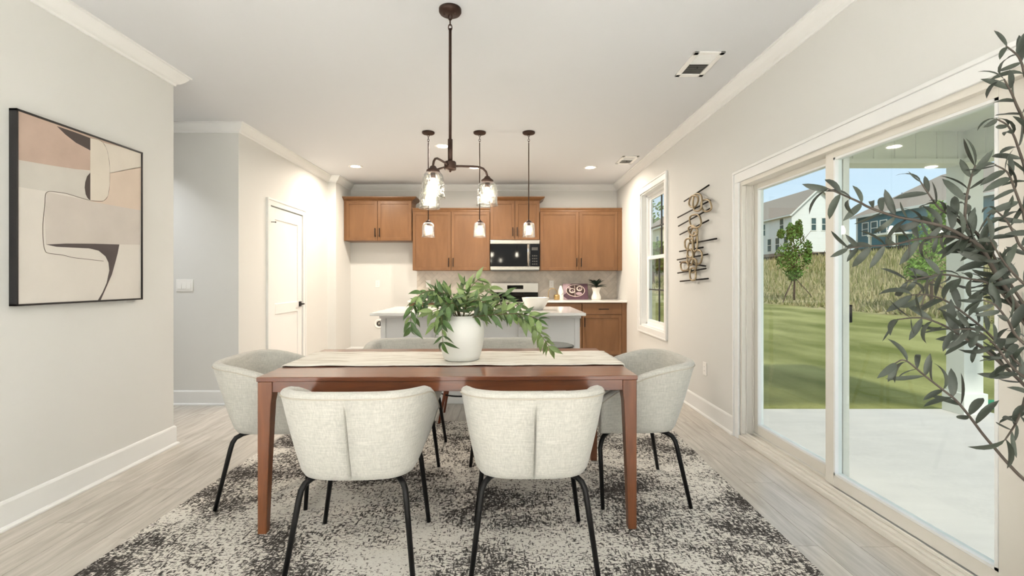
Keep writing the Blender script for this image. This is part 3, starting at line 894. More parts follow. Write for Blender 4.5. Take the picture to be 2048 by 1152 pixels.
MB().box(-.19, .19, 0, .022, .004, .248).build('page_block', M['cream_print'], cbk)
MB().box(-.197, .197, -.004, 0, 0, .252).box(-.197, .197, .022, .026, 0, .252).box(.193, .197, -.004, .026, 0, .252).build('cover', M['plum'], cbk)
def disc(parent, x, z, rx, rz, y, mat, name):
    n = 32
    return MB().prism([(x + rx * math.cos(2 * math.pi * k / n), z + rz * math.sin(2 * math.pi * k / n)) for k in range(n)], 'y', y - .0004, y).build(name, mat, parent)
MB().prism([(-.197, .05), (-.13, .0), (-.197, .0)], 'y', -.0044, -.004).prism([(-.197, .252), (-.197, .07), (-.15, .1), (-.13, .2), (-.06, .252)], 'y', -.0044, -.004).build('printed_background', M['mauve'], cbk)
disc(cbk, 0, .142, .150, .098, -.0044, M['cream_print'], 'printed_plate')
disc(cbk, 0, .142, .140, .089, -.0049, M['choc'], 'printed_plate_centre')
for x, z, r in ((-.055, .140, .046), (.062, .172, .046)):
    disc(cbk, x, z, r, r * .86, -.0054, M['cream_print'], 'printed_cup')
    disc(cbk, x + .004, z + .004, r * .70, r * .55, -.0059, M['choc'], 'printed_coffee')
    disc(cbk, x + .008, z - .006, r * .30, r * .22, -.0062, M['mauve'], 'printed_foam')
disc(cbk, .052, .094, .050, .024, -.0054, M['mauve'], 'printed_biscuit')
disc(cbk, -.095, .185, .022, .016, -.0054, M['mauve'], 'printed_biscuit')
MB().box(-.014, -.008, -.0064, -.0004, .04, .22).build('printed_spoon', M['cream_print'], cbk)
pv = empty('twisted_vase', (1.425, 7.33, cz)); tag(pv, 'white twisted ceramic vase holding a small dark plant', 'vase')
m = MB(); n = 40; lv = 14; vs_ = []
for i in range(lv):
    h = i / (lv - 1)
    r0 = .060 + .010 * math.sin(h * math.pi * 2.0 + .6)
    for k in range(n):
        a = 2 * math.pi * k / n
        r = r0 * (1 + .07 * math.cos(6 * (a + h * 1.3)))
        vs_.append((r * math.cos(a), r * math.sin(a), h * .185))
fs = [(i * n + k, i * n + (k + 1) % n, (i + 1) * n + (k + 1) % n, (i + 1) * n + k) for i in range(lv - 1) for k in range(n)]
fs += [tuple(reversed(range(n)))]
m.add(vs_, fs, True); m.lathe([(.001, .165), (.055, .165)], 24); m.build('body', M['ceramic'], pv)
# ================================================================== leaves
def leaf_mesh(name, ratio, bend, fold, sharp, material, n=7):
    m = MB(); vs_ = []; fs = []
    for i in range(n):
        t = i / (n - 1)
        w = ratio * .5 * (math.sin(math.pi * min(1, t ** .75 if sharp else t)) ** (.9 if sharp else .62)) if 0 < i < n - 1 else .004
        if sharp and t > .6: w *= (1 - (t - .6) / .4 * .45)
        a = bend * t
        x = math.sin(a) / bend if abs(bend) > 1e-3 else t
        z = (math.cos(a) - 1) / bend if abs(bend) > 1e-3 else 0
        vs_ += [(x, -w, z + w * fold), (x, 0, z), (x, w, z + w * fold)]
    for i in range(n - 1):
        for k in range(2):
            fs.append((i * 3 + k, (i + 1) * 3 + k, (i + 1) * 3 + k + 1, i * 3 + k + 1))
    m.add(vs_, fs, True)
    me = m.mesh(name); me.materials.append(material)
    return me
def frame_mtx(p, d, up, length):
    x = Vector(d).normalized()
    z = Vector(up) - x * x.dot(Vector(up))
    if z.length < 1e-4: z = x.orthogonal()
    z.normalize(); y = z.cross(x)
    m = Matrix(((x.x, y.x, z.x, p[0]), (x.y, y.y, z.y, p[1]), (x.z, y.z, z.z, p[2]), (0, 0, 0, 1)))
    return m @ Matrix.Scale(length, 4)
def spline(pts, per=6):
    P = [Vector(p) for p in pts]; out = []
    for i in range(len(P) - 1):
        p0, p1, p2, p3 = P[max(i - 1, 0)], P[i], P[i + 1], P[min(i + 2, len(P) - 1)]
        for k in range(per):
            t = k / per
            out.append(.5 * ((2 * p1) + (p2 - p0) * t + (2 * p0 - 5 * p1 + 4 * p2 - p3) * t * t + (3 * p1 - p0 - 3 * p2 + p3) * t ** 3))
    out.append(P[-1])
    return out
def along(pts, s):
    acc = 0
    for a, b in zip(pts, pts[1:]):
        l = (b - a).length
        if acc + l >= s: 
            t = (s - acc) / l
            return a.lerp(b, t), (b - a).normalized()
        acc += l
    return pts[-1], (pts[-1] - pts[-2]).normalized()
def plen(pts): return sum((b - a).length for a, b in zip(pts, pts[1:]))
def rnd_unit():
    while True:
        v = Vector((random.uniform(-1, 1), random.uniform(-1, 1), random.uniform(-1, 1)))
        if .1 < v.length < 1: return v.normalized()

# small dark plant in the twisted vase
sp = empty('small_plant', (1.425, 7.33, cz + .165)); tag(sp, 'small dark green plant with thick leaves in the twisted vase', 'plant')
dl = leaf_mesh('leaf', .26, .7, .5, False, M['dark_leaf'])
MB().tube([(0, 0, -.06), (0, 0, .05)], .008, 8).build('stem', M['stem'], sp)
for k in range(26):
    a = k * 2.4; e = R(random.uniform(12, 80))
    d = Vector((math.cos(a) * math.cos(e), math.sin(a) * math.cos(e) * .8, math.sin(e)))
    inst('leaf', dl, sp, frame_mtx((0, 0, .015 + .03 * random.random()), d, (0, 0, 1), random.uniform(.12, .19)))

# ================================================================== dining area
# rug
RZ = .009
rug = MB().box(-1.54, 1.54, -1.22, 1.22, 0, RZ).build('area_rug', M['rug'], bevel=.003)
rug.location = (-.205, 2.82, 0.0005); rug.rotation_euler = (0, 0, R(-1.4))
tag(rug, 'large grey and cream distressed area rug under the dining table', 'rug')

# table
tb = empty('dining_table', (-.278, 2.718, RZ + .0005), R(1.5)); tag(tb, 'rectangular walnut brown dining table with tapered legs', 'table')
tl, tw_, th = 1.826, .914, .748
MB().box(-tl / 2, tl / 2, -tw_ / 2, tw_ / 2, th - .022, th).build('tabletop', M['table'], tb, bevel=.003)
ai = .012
for y0, y1 in ((-tw_ / 2 + ai, -tw_ / 2 + ai + .022), (tw_ / 2 - ai - .022, tw_ / 2 - ai)):
    MB().box(-tl / 2 + .05, tl / 2 - .05, y0, y1, th - .074, th - .022).build('apron', M['table'], tb, bevel=.002)
for x0, x1 in ((-tl / 2 + ai, -tl / 2 + ai + .022), (tl / 2 - ai - .022, tl / 2 - ai)):
    MB().box(x0, x1, -tw_ / 2 + .05, tw_ / 2 - .05, th - .074, th - .022).build('apron', M['table'], tb, bevel=.002)
for sx in (-1, 1):
    for sy in (-1, 1):
        # outer faces stay flush, inner faces step in below the apron and taper to the foot
        m = MB(); rings = []
        for z, w in ((th - .022, .068), (th - .074, .068), (th - .100, .066), (th - .125, .062), (.30, .050), (0, .041)):
            X = sx * (tl / 2 - .004); Y = sy * (tw_ / 2 - .004)
            xi = X - sx * w; yi = Y - sy * w
            rings.append([(X, Y, z), (xi, Y, z), (xi, yi, z), (X, yi, z)])
        vs_ = [p for r in rings for p in r]; fs = [(0, 1, 2, 3), tuple(len(vs_) - 4 + k for k in range(4))[::-1]]
        for i in range(len(rings) - 1):
            for k in range(4):
                l = (k + 1) % 4
                fs.append((i * 4 + k, i * 4 + l, i * 4 + 4 + l, i * 4 + 4 + k))
        m.add(vs_, fs); m.build('leg', M['table_leg'], tb, bevel=.004)
TZ = RZ + .0005 + th

# runner
m = MB(); nx, ny = 110, 14; vs_ = []; fs = []
def run_z(x, y):
    return .0035 + .0016 * (1 + math.sin(x * 23 + y * 9)) * (.5 + .5 * math.sin(x * 7.1 + 1)) + .001 * (1 + math.sin(y * 60))
hw = .235; L0, L1 = -tl / 2, tl / 2
us = [(-L1 - .006, z) for z in (-.13, -.10, -.07, -.04, -.015)]
prof = us + [(-L1 + (2 * L1) * i / nx, None) for i in range(nx + 1)] + [(L1 + .006, z) for z in (-.015, -.04, -.07, -.10, -.13)]
for (x, zz) in prof:
    for j in range(ny + 1):
        y = -hw + 2 * hw * j / ny
        edge = .004 * math.sin(x * 17) * (1 if j in (0, ny) else 0)
        z = run_z(x, y) if zz is None else zz
        xx = x + (0 if zz is None else (.004 * math.sin(y * 40) * (1 if x > 0 else -1)))
        vs_.append((xx, y + edge, z))
for i in range(len(prof) - 1):
    for j in range(ny):
        a = i * (ny + 1) + j
        fs.append((a, a + 1, a + ny + 2, a + ny + 1))
m.add(vs_, fs, True)
rn = m.build('table_runner', M['runner'])
rn.location = (-.272, 2.762, TZ); rn.rotation_euler = (0, 0, R(1.5))
sd_ = rn.modifiers.new('cloth', 'SOLIDIFY'); sd_.thickness = .003; sd_.offset = 1
tag(rn, 'cream woven runner with fine tan stripes along the dining table', 'table runner')

# vase
VX, VY = -.245, 2.700
vz = TZ + .0085
v = MB().lathe([(0, 0), (.085, 0), (.096, .006), (.104, .03), (.115, .08), (.1215, .13), (.122, .17), (.116, .205), (.102, .230), (.088, .243), (.080, .249), (.078, .252), (.074, .250), (.074, .235), (.09, .19), (.1, .12), (.09, .04), (0, .02)], 56)
v.v = [(a * 1.05, b * 1.05, c) for a, b, c in v.v]
vo = v.build('white_vase', M['ceramic'], loc=(VX, VY, vz)); tag(vo, 'round matte white ceramic vase standing on the table runner', 'vase')

# leafy branches in the vase (traced as real curves round the vase mouth)
bq = empty('greenery_bouquet', (VX, VY, vz + .25)); tag(bq, 'bouquet of long green leafy branches in the white vase', 'greenery')
O = Vector((VX, VY, vz + .25))
lf2 = [leaf_mesh('leaf', r, b, .35, True, M['leaf_light']) for r, b in ((.34, .6), (.36, 1.0), (.32, .2))]
lf = [leaf_mesh('leaf', r, b, f, True, M['leaf']) for r, b, f in ((.30, .5, .35), (.34, .9, .3), (.28, .2, .4), (.32, 1.2, .3), (.30, -.4, .35))]
stems = [  # px, py, depth
    [(918, 640, 2.70), (905, 606, 2.68), (872, 582, 2.64), (842, 588, 2.60), (824, 618, 2.57), (822, 655, 2.56)],
    [(928, 640, 2.70), (926, 602, 2.70), (942, 574, 2.70), (960, 556, 2.70)],
    [(915, 640, 2.68), (904, 606, 2.60), (890, 610, 2.54), (884, 645, 2.51), (886, 690, 2.50)],
    [(932, 640, 2.70), (955, 612, 2.72), (985, 596, 2.74), (1016, 592, 2.74)],
    [(932, 640, 2.68), (965, 622, 2.64), (1012, 622, 2.60), (1048, 640, 2.56), (1076, 664, 2.53), (1098, 692, 2.52)],
    [(922, 640, 2.72), (916, 602, 2.74), (922, 580, 2.76), (930, 566, 2.78)],
    [(916, 640, 2.70), (896, 608, 2.66), (866, 600, 2.62), (842, 606, 2.60)],
    [(914, 640, 2.68), (896, 622, 2.60), (876, 634, 2.55), (868, 662, 2.53)],
    [(926, 640, 2.66), (936, 610, 2.62), (956, 600, 2.60), (972, 606, 2.58)],
    [(920, 640, 2.68), (906, 600, 2.66), (892, 586, 2.64), (872, 590, 2.62)],
    [(930, 640, 2.72), (975, 618, 2.76), (1008, 606, 2.78), (1036, 612, 2.78)],
    [(922, 640, 2.66), (914, 614, 2.58), (904, 606, 2.54), (892, 618, 2.50)],
    [(930, 640, 2.66), (1010, 628, 2.58), (1052, 630, 2.55), (1082, 642, 2.54)],
    [(924, 640, 2.72), (940, 604, 2.76), (958, 588, 2.80), (980, 578, 2.82)],
    [(922, 640, 2.70), (908, 610, 2.72), (884, 596, 2.74), (858, 592, 2.75)],
    [(928, 640, 2.64), (930, 616, 2.60), (934, 600, 2.57), (930, 586, 2.55)],
    [(918, 640, 2.64), (900, 622, 2.58), (884, 616, 2.54), (864, 622, 2.52)],
]
random.seed(21)
for si, st in enumerate(stems):
    pts = [at(*p) for p in st]
    base_p = Vector((VX + random.uniform(-.03, .03), VY + random.uniform(-.03, .03), vz + .10))
    pts = spline([base_p] + pts)
    loc_pts = [p - O for p in pts]
    so = MB().tube(loc_pts, [.0034 * (1 - .6 * i / len(pts)) for i in range(len(pts))], 6).build('stem', M['stem'], bq)
    total = plen(pts); s = .20
    k = 0
    while s < total + .001:
        p, d = along(pts, s)
        p = p - O
        side = d.cross(Vector((0, -1, .2)))
        if side.length < .1: side = d.cross(Vector((1, 0, 0)))
        side.normalize()
        sg = 1 if k % 2 else -1
        n_here = 2 if s < total - .02 else 3
        for q in range(n_here):
            ang = random.uniform(.5, 1.0) * (sg if q == 0 else -sg) if q < 2 else random.uniform(-.2, .2)
            dd = d * math.cos(ang) + side * math.sin(ang) + rnd_unit() * .38
            dd.z -= .12
            up = Vector((random.uniform(-.5, .5), -.7, .8)) + rnd_unit() * .5
            inst('leaf', random.choice(lf2 if (si % 3 == 1 or random.random() < .15) else lf), so, frame_mtx(p, dd, up, random.uniform(.062, .104)))
        k += 1; s += random.uniform(.024, .034)

# ---- barrel chairs
def chair_meshes():
    n_side, n_arc = 7, 26
    def outline(a, front, cy, back, ex):
        pts = []
        for i in range(n_side): pts.append((-a, front + (cy - front) * i / n_side))
        for i in range(n_arc + 1):
            t = math.pi * i / n_arc
            c, s_ = math.cos(t), math.sin(t)
            x = -a * math.copysign(abs(c) ** (2 / ex), c)
            y = cy - (cy - back) * abs(s_) ** (2 / ex)
            pts.append((x, y))
        for i in range(1, n_side + 1): pts.append((a, cy + (front - cy) * i / n_side))
        return pts
    top = outline(.310, .255, -.02, -.305, 3.3)
    bot = outline(.246, .240, .00, -.205, 3.1)
    mid = len(top) // 2
    # seam columns at the middle of the back
    def seam(o):
        x0, y0 = o[mid]
        return o[:mid] + [(-.0055, y0), (-.0028, y0), (.0028, y0), (.0055, y0)] + o[mid + 1:]
    top, bot = seam(top), seam(bot)
    seam_ix = (mid + 1, mid + 2)
    N_ = len(top)
    def normals(o):
        out = []
        for i in range(N_):
            a = Vector(o[max(i - 1, 0)]); b = Vector(o[min(i + 1, N_ - 1)])
            t = (b - a).normalized()
            out.append(Vector((-t.y, t.x)))       # inward (to the left of travel from front-left round the back)
        return out
    nt_, nb_ = normals(top), normals(bot)
    def hgt(y):
        s = max(0, min(1, (y + .30) / .555))
        return .772 - .180 * s ** 2.3
    rows = []
    pip = []
    for i in range(N_):
        T, Bq = Vector(top[i]), Vector(bot[i]); h = hgt(T.y)
        zb = .402
        ring = []
        def P(e, inset, z):
            e2 = e
            q = Bq.lerp(T, e2) + (nb_[i].lerp(nt_[i], e2)) * inset
            ring.append((q.x, q.y, z))
        sm = .024 if i in seam_ix else 0.0
        P(0, .075, .384); P(0, .034, .384); P(0, .011, .392); P(.03, .0 + sm, .414)
        for e in (.16, .32, .48, .64):
            P(e + .05 * math.sin(e * math.pi), 0 + sm, zb + (h - zb) * e)
        P(.80 + .03, sm * .4, zb + (h - zb) * .80)
        P(.955, 0, h - .026); P(1, .003, h - .013); P(1, .012, h - .003); P(1, .026, h + .002); P(1, .042, h - .003); P(1, .053, h - .014); P(1, .057, h - .030)
        P(.75, .058, h - (h - .44) * .35); P(.5, .058, h - (h - .44) * .65); P(.25, .056, .45); 
        rows.append(ring)
        q = Bq.lerp(T, .965)
        pip.append((q.x - nt_[i].x * .0012, q.y - nt_[i].y * .0012, h - .024))
    m = MB(); K = len(rows[0])
    vs_ = [p for r in rows for p in r]; fs = []
    for i in range(N_ - 1):
        for k in range(K - 1):
            fs.append((i * K + k, (i + 1) * K + k, (i + 1) * K + k + 1, i * K + k + 1))
    m.add(vs_, fs, True)
    b = 0
    m.f.append(tuple(range(K))); m.sm.append(False)
    m.f.append(tuple((N_ - 1) * K + k for k in reversed(range(K)))); m.sm.append(False)
    # seat cushion and underside following the inner outline
    seat = MB()
    ins = [Vector(bot[i]).lerp(Vector(top[i]), .2) + nt_[i] * .045 for i in range(N_) if i not in seam_ix]
    c = Vector((0, .04))
    ins = ins[:1] + ins[1:-1] + ins[-1:]
    lays = ((.90, .418), (.985, .424), (1.0, .440), (1.0, .468), (.985, .484), (.93, .493), (.70, .499), (.35, .502))
    nS = len(ins); vs2 = []
    for sc, z in lays:
        for p in ins:
            q = c + (p - c) * sc
            vs2.append((q.x, q.y + (.018 if p.y > .2 else 0), z))
    fs2 = [(j * nS + i, j * nS + (i + 1) % nS, (j + 1) * nS + (i + 1) % nS, (j + 1) * nS + i) for j in range(len(lays) - 1) for i in range(nS)]
    fs2 += [tuple(reversed(range(nS))), tuple((len(lays) - 1) * nS + i for i in range(nS))]
    seat.add(vs2, fs2, True)
    pp = MB().tube(pip, .0028, 6)
    legs = []
    for sx in (-1, 1):
        for fy in (1, -1):
            f0 = .19 if fy > 0 else .125
            f1 = .235
            pts = [(sx * .150, fy * (f0 - .03), .381), (sx * .182, fy * (f0 + .005), .377), (sx * .203, fy * (f0 + .03), .364), (sx * .214, fy * (f0 + .042), .342), (sx * .219, fy * (f0 + .05), .31), (sx * .258, fy * f1, 0)]
            legs.append(MB().tube(pts, [.0125, .0125, .0125, .0125, .0125, .0105], 12))
    return m, seat, pp, legs
cm, cseat, cpip, clegs = chair_meshes()
chair0 = empty('dining_chair')
cm.build('shell', M['linen'], chair0)
cseat.build('seat', M['linen'], chair0)
M['piping'] = plain('linen_piping', (190, 182, 168), 0.95, var=0.05)
cpip.build('piping', M['piping'], chair0)
for lg in clegs: lg.build('leg', M['black_metal'], chair0)
CG = 'cream dining chairs round the table'
spots = [
    (-.630, 2.118, 1.5, 'cream barrel dining chair on the near side, left one, its back to the camera'),
    (.118, 2.130, 1.0, 'cream barrel dining chair on the near side, right one, its back to the camera'),
    (-1.290, 2.735, -88.5, 'cream barrel dining chair at the left end of the table'),
    (.750, 2.755, 91.0, 'cream barrel dining chair at the right end, towards the sliding door'),
    (-.690, 3.285, 181.5, 'cream barrel dining chair on the far side, left of the vase'),
    (.030, 3.30, 181.5, 'cream barrel dining chair on the far side, behind the drooping branches'),
]
for i, (x, y, a, lab) in enumerate(spots):
    c = chair0 if i == 0 else copy_tree(chair0)
    c.location = (x, y, RZ + .0008); c.rotation_euler = (0, 0, R(a))
    tag(c, lab, 'chair', CG)

# ================================================================== on the walls
# painting on the left wall
pa = empty('framed_painting', (XL, 2.737, 1.09)); tag(pa, 'abstract beige and brown painting in a thin black frame', 'painting')
y0, y1, hh, dp = -.407, .407, .980, .040
def pt(zx, zy):    # picture point -> position on the canvas
    px, py = zx / 2.619, 190 + zy / 2.619
    d = (XL + .036) * F / (px - CX)
    return (d - 2.737, EYE + (CY - py) * d / F - 1.09)
MB().box(.0, .032, y0 + .004, y1 - .004, .004, hh - .004).build('canvas', plain('canvas_cream', (219, 214, 207), .85, var=.035, vscale=5, bump=.05), pa)
fm = MB().box(0, dp, y0, y0 + .009, 0, hh).box(0, dp, y1 - .009, y1, 0, hh).box(0, dp, y0, y1, 0, .010).box(0, dp, y0, y1, hh - .010, hh)
fm.build('frame', plain('black_frame', (26, 24, 26), .4, var=.05), pa, bevel=.001)
def shape(name, pts, col, lev, var=.06):
    q = [pt(*p) for p in pts]
    q = clip(q, y0 + .009, y1 - .009, .010, hh - .010)
    MB().prism(q, 'x', .032, .0322 + lev * .0003).build(name, plain('paint_%d_%d_%d' % col, col, .85, var=var, vscale=5), pa)
shape('painted_field', [(80, 335), (280, 368), (480, 400), (480, 560), (350, 515), (250, 505), (80, 478)], (205, 201, 194), 1)
shape('painted_field', [(250, 508), (470, 553), (600, 575), (760, 608), (760, 785), (625, 783), (245, 783), (240, 640)], (206, 198, 191), 2)
shape('painted_field', [(475, 400), (580, 408), (760, 372), (760, 608), (600, 580), (475, 556)], (216, 199, 184), 3)
shape('painted_field', [(475, 225), (760, 302), (760, 375), (580, 410), (475, 400)], (219, 211, 200), 3)
shape('painted_field', [(80, 40), (240, 115), (475, 205), (760, 280), (760, 303), (475, 232), (475, 395), (400, 388), (280, 370), (80, 336)], (192, 170, 156), 4, .14)
shape('painted_dark_shape', [(300, 163), (345, 207), (400, 250), (475, 290), (475, 226), (400, 197)], (84, 75, 72), 6)
shape('painted_pale_panel', [(475, 225), (515, 233), (540, 248), (560, 280), (570, 320), (577, 390), (576, 470), (568, 528), (545, 554), (475, 553)], (218, 210, 198), 5)
shape('painted_dark_shape', [(475, 408), (460, 425), (450, 455), (447, 485), (452, 520), (462, 540), (475, 552)], (84, 75, 72), 6)
shape('painted_dark_shape', [(245, 783), (350, 778), (500, 779), (627, 783), (618, 830), (605, 880), (588, 940), (560, 1005), (526, 1082), (512, 1082), (540, 1035), (562, 985), (576, 920), (572, 878), (556, 845), (520, 815), (470, 803), (400, 800), (300, 795)], (88, 79, 78), 6)
def stroke(pts, r):
    q = spline([(.0325,) + pt(*p) for p in pts], 5)
    MB().tube([(a.x, a.y, a.z) for a in q], r, 5).build('painted_line', M['painted_line'], pa)
M['painted_line'] = plain('painted_line_brown', (92, 80, 70), .85, var=.1)
stroke([(477, 226), (515, 234), (542, 250), (560, 282), (571, 325), (577, 390), (576, 470), (567, 528), (545, 554), (510, 556), (476, 553)], .0016)
stroke([(470, 551), (420, 537), (350, 516), (290, 507), (255, 507), (241, 525), (238, 580), (230, 650), (228, 700), (230, 765), (238, 810), (256, 828), (330, 838), (390, 852), (460, 860), (545, 870)], .0014)

# metal sculpture on the right wall
sc_ = empty('wall_sculpture', (XR, 4.45, 1.60)); tag(sc_, 'metal wall sculpture of dark rods and looped champagne rings', 'wall sculpture')
def wr_(zx, zy, off):
    px, py = 1240 + zx / 2.88, 320 + zy / 2.88
    X = XR - off; d = X * F / (px - CX)
    return Vector((-off, d - 4.45, EYE + (CY - py) * d / F - 1.60))
for a, b in (((370, 238), (512, 145)), ((333, 331), (520, 233)), ((337, 381), (518, 280)), ((345, 430), (510, 347)), ((400, 482), (556, 453)), ((343, 527), (478, 503)), ((330, 575), (505, 543)), ((345, 588), (493, 611)), ((333, 651), (495, 625)), ((347, 699), (508, 683))):
    MB().tube([wr_(*a, .032), wr_(*b, .032)], .0072, 8).build('rod', M['black_metal'], sc_)
def loop(cx, cy, rx, ry, tilt, off):
    pts = []
    for k in range(28):
        t = 2 * math.pi * k / 28
        c, s_ = math.cos(t), math.sin(t)
        x = rx * math.copysign(abs(c) ** .75, c); y = ry * math.copysign(abs(s_) ** .75, s_)
        x, y = x * math.cos(tilt) - y * math.sin(tilt), x * math.sin(tilt) + y * math.cos(tilt)
        pts.append(wr_(cx + x, cy + y, off + .010 * math.sin(t * 1 + cx)))
    m = MB(); m.tube(pts, .0085, 8, closed=True); m.build('ring', M['champagne'], sc_)
for l in ((424, 238, 24, 34, .3, .045), (446, 244, 26, 50, .05, .050), (497, 262, 28, 34, -.3, .040), (434, 352, 32, 38, -.2, .045), (424, 432, 20, 45, .2, .042), (420, 408, 22, 30, -.5, .055),
          (400, 486, 26, 34, -.1, .048), (408, 518, 18, 44, .1, .040), (432, 470, 14, 55, 0, .055), (448, 560, 24, 40, .1, .045), (404, 560, 16, 46, 0, .050), (372, 612, 22, 26, -.1, .042), (418, 608, 22, 40, .15, .048), (420, 658, 17, 36, 0, .045)):
    loop(*l)

# ================================================================== olive tree beside the sliding door
TX, TY = 1.555, 1.26
ol = empty('olive_tree', (TX, TY, 0)); tag(ol, 'tall olive tree with narrow dark leaves beside the sliding door', 'potted tree')
MB().lathe([(0, .001), (.11, .001), (.13, .01), (.15, .16), (.155, .27), (.150, .28), (.140, .275), (.135, .24), (0, .235)], 40).build('planter', M['ceramic'], ol)
MB().lathe([(0, .236), (.136, .242), (0, .252)], 32).build('soil', M['soil'], ol)
tr_pts = spline([(0, 0, .22), (.015, .01, .6), (-.01, .0, .95), (.0, .015, 1.3), (-.015, .0, 1.65), (-.03, .0, 2.0)])
MB().tube(tr_pts, [.017 - .010 * i / len(tr_pts) for i in range(len(tr_pts))], 10).build('trunk', M['bark'], ol)
T0 = Vector((TX, TY, 0))
of_ = [leaf_mesh('leaf', r, b, f, False, M['olive']) for r, b, f in ((.22, .5, .4), (.25, .9, .35), (.20, -.5, .4), (.24, 1.5, .35), (.23, .15, .5), (.18, 2.0, .4))]
branches = [   # pixel polyline from the tip inward, depth at tip and at base, height where it leaves the trunk
    ([(1655, 377), (1682, 388), (1718, 404), (1739, 415), (1788, 432), (1845, 443), (1892, 455), (1940, 480), (1966, 500), (2000, 560)], 1.20, 1.27, .92, .006),
    ([(1694, 497), (1727, 493), (1786, 489), (1826, 480), (1870, 474), (1910, 474), (1945, 488), (1975, 518), (2010, 580)], 1.22, 1.28, .92, .005),
    ([(1951, 330), (1945, 345), (1938, 372), (1932, 403), (1931, 445), (1945, 475), (1968, 505), (2005, 570)], 1.24, 1.28, .92, .005),
    ([(1840, 362), (1862, 395), (1880, 418), (1910, 436), (1945, 458), (1978, 496), (2015, 560)], 1.26, 1.29, .95, .004),
    ([(1813, 562), (1849, 555), (1885, 549), (1930, 556), (1980, 568), (2015, 600)], 1.23, 1.28, .90, .004),
    ([(1795, 639), (1844, 636), (1890, 652), (1926, 675), (1966, 697), (2005, 730), (2044, 766)], 1.20, 1.27, .80, .005),
    ([(1822, 590), (1858, 590), (1894, 603), (1926, 625), (1966, 657), (2002, 693), (2040, 730)], 1.22, 1.27, .82, .004),
    ([(1790, 727), (1811, 721), (1849, 751), (1885, 779), (1912, 801), (1939, 833), (1966, 869), (1989, 896), (2016, 927), (2048, 959)], 1.18, 1.25, .58, .0045),
    ([(2012, 92), (2034, 110), (2044, 128), (2060, 165)], 1.24, 1.26, 1.75, .004),
    ([(2008, 158), (2024, 188), (2033, 210), (2047, 240), (2060, 280)], 1.22, 1.26, 1.60, .005),
    ([(1992, 238), (2014, 250), (2028, 272), (2038, 300), (2047, 326), (2062, 370)], 1.22, 1.26, 1.45, .004),
    ([(1990, 330), (2015, 345), (2030, 380), (2045, 420), (2060, 460)], 1.20, 1.25, 1.30, .004),
    ([(1990, 420), (2012, 440), (2030, 470), (2048, 500)], 1.24, 1.26, 1.20, .004),
    ([(1980, 480), (2005, 520), (2025, 545), (2050, 570)], 1.19, 1.24, 1.08, .004),
    ([(1965, 600), (1990, 610), (2015, 640), (2040, 680)], 1.20, 1.24, .95, .004),
    ([(2010, 880), (2030, 850), (2044, 820), (2060, 790)], 1.16, 1.22, .85, .004),
    ([(1905, 660), (1950, 660), (1990, 690), (2030, 740)], 1.18, 1.24, .88, .004),
]
random.seed(5)
for (pp_, d0, d1, zt, r0) in branches:
    n_ = len(pp_)
    pts = [at(px, py, d0 + (d1 - d0) * i / (n_ - 1)) for i, (px, py) in enumerate(pp_)]
    last = pts[-1]
    root = Vector((TX, TY, zt))
    mid_p = last.lerp(root, .6) + Vector((0, 0, -.02))
    pts = spline([p - T0 for p in pts] + [mid_p - T0, root - T0], 5)
    L_all = plen(pts)
    br = MB().tube(pts, [.0016 + (r0 - .0016) * (i / (len(pts) - 1)) ** .8 for i in range(len(pts))], 7).build('branch', M['twig'], ol)
    s = .004; k = 0
    lim = L_all - (last - root).length * .9
    if pp_[0][0] == 1790: lim = L_all * .42
    while s < lim:
        p, d = along(pts, s)
        d = -d          # towards the tip
        side = d.cross(Vector((0, 1, 0))); 
        if side.length < .1: side = Vector((0, 0, 1))
        side.normalize()
        if s < .01:
            angs = (random.uniform(-.3, .3), random.uniform(.6, .9))
        elif k % 5 == 4: angs = (random.choice((-1, 1)) * random.uniform(.6, 1.1),)
        else: angs = (random.uniform(.55, 1.1), -random.uniform(.55, 1.1))
        for a in angs:
            dd = d * math.cos(a) + side * math.sin(a) + rnd_unit() * .35
            up = Vector((0, -.6, .6)) + rnd_unit() * .9
            inst('leaf', random.choice(of_), br, frame_mtx(p, dd, up, random.uniform(.052, .084)))
        k += 1; s += random.uniform(.026, .042)
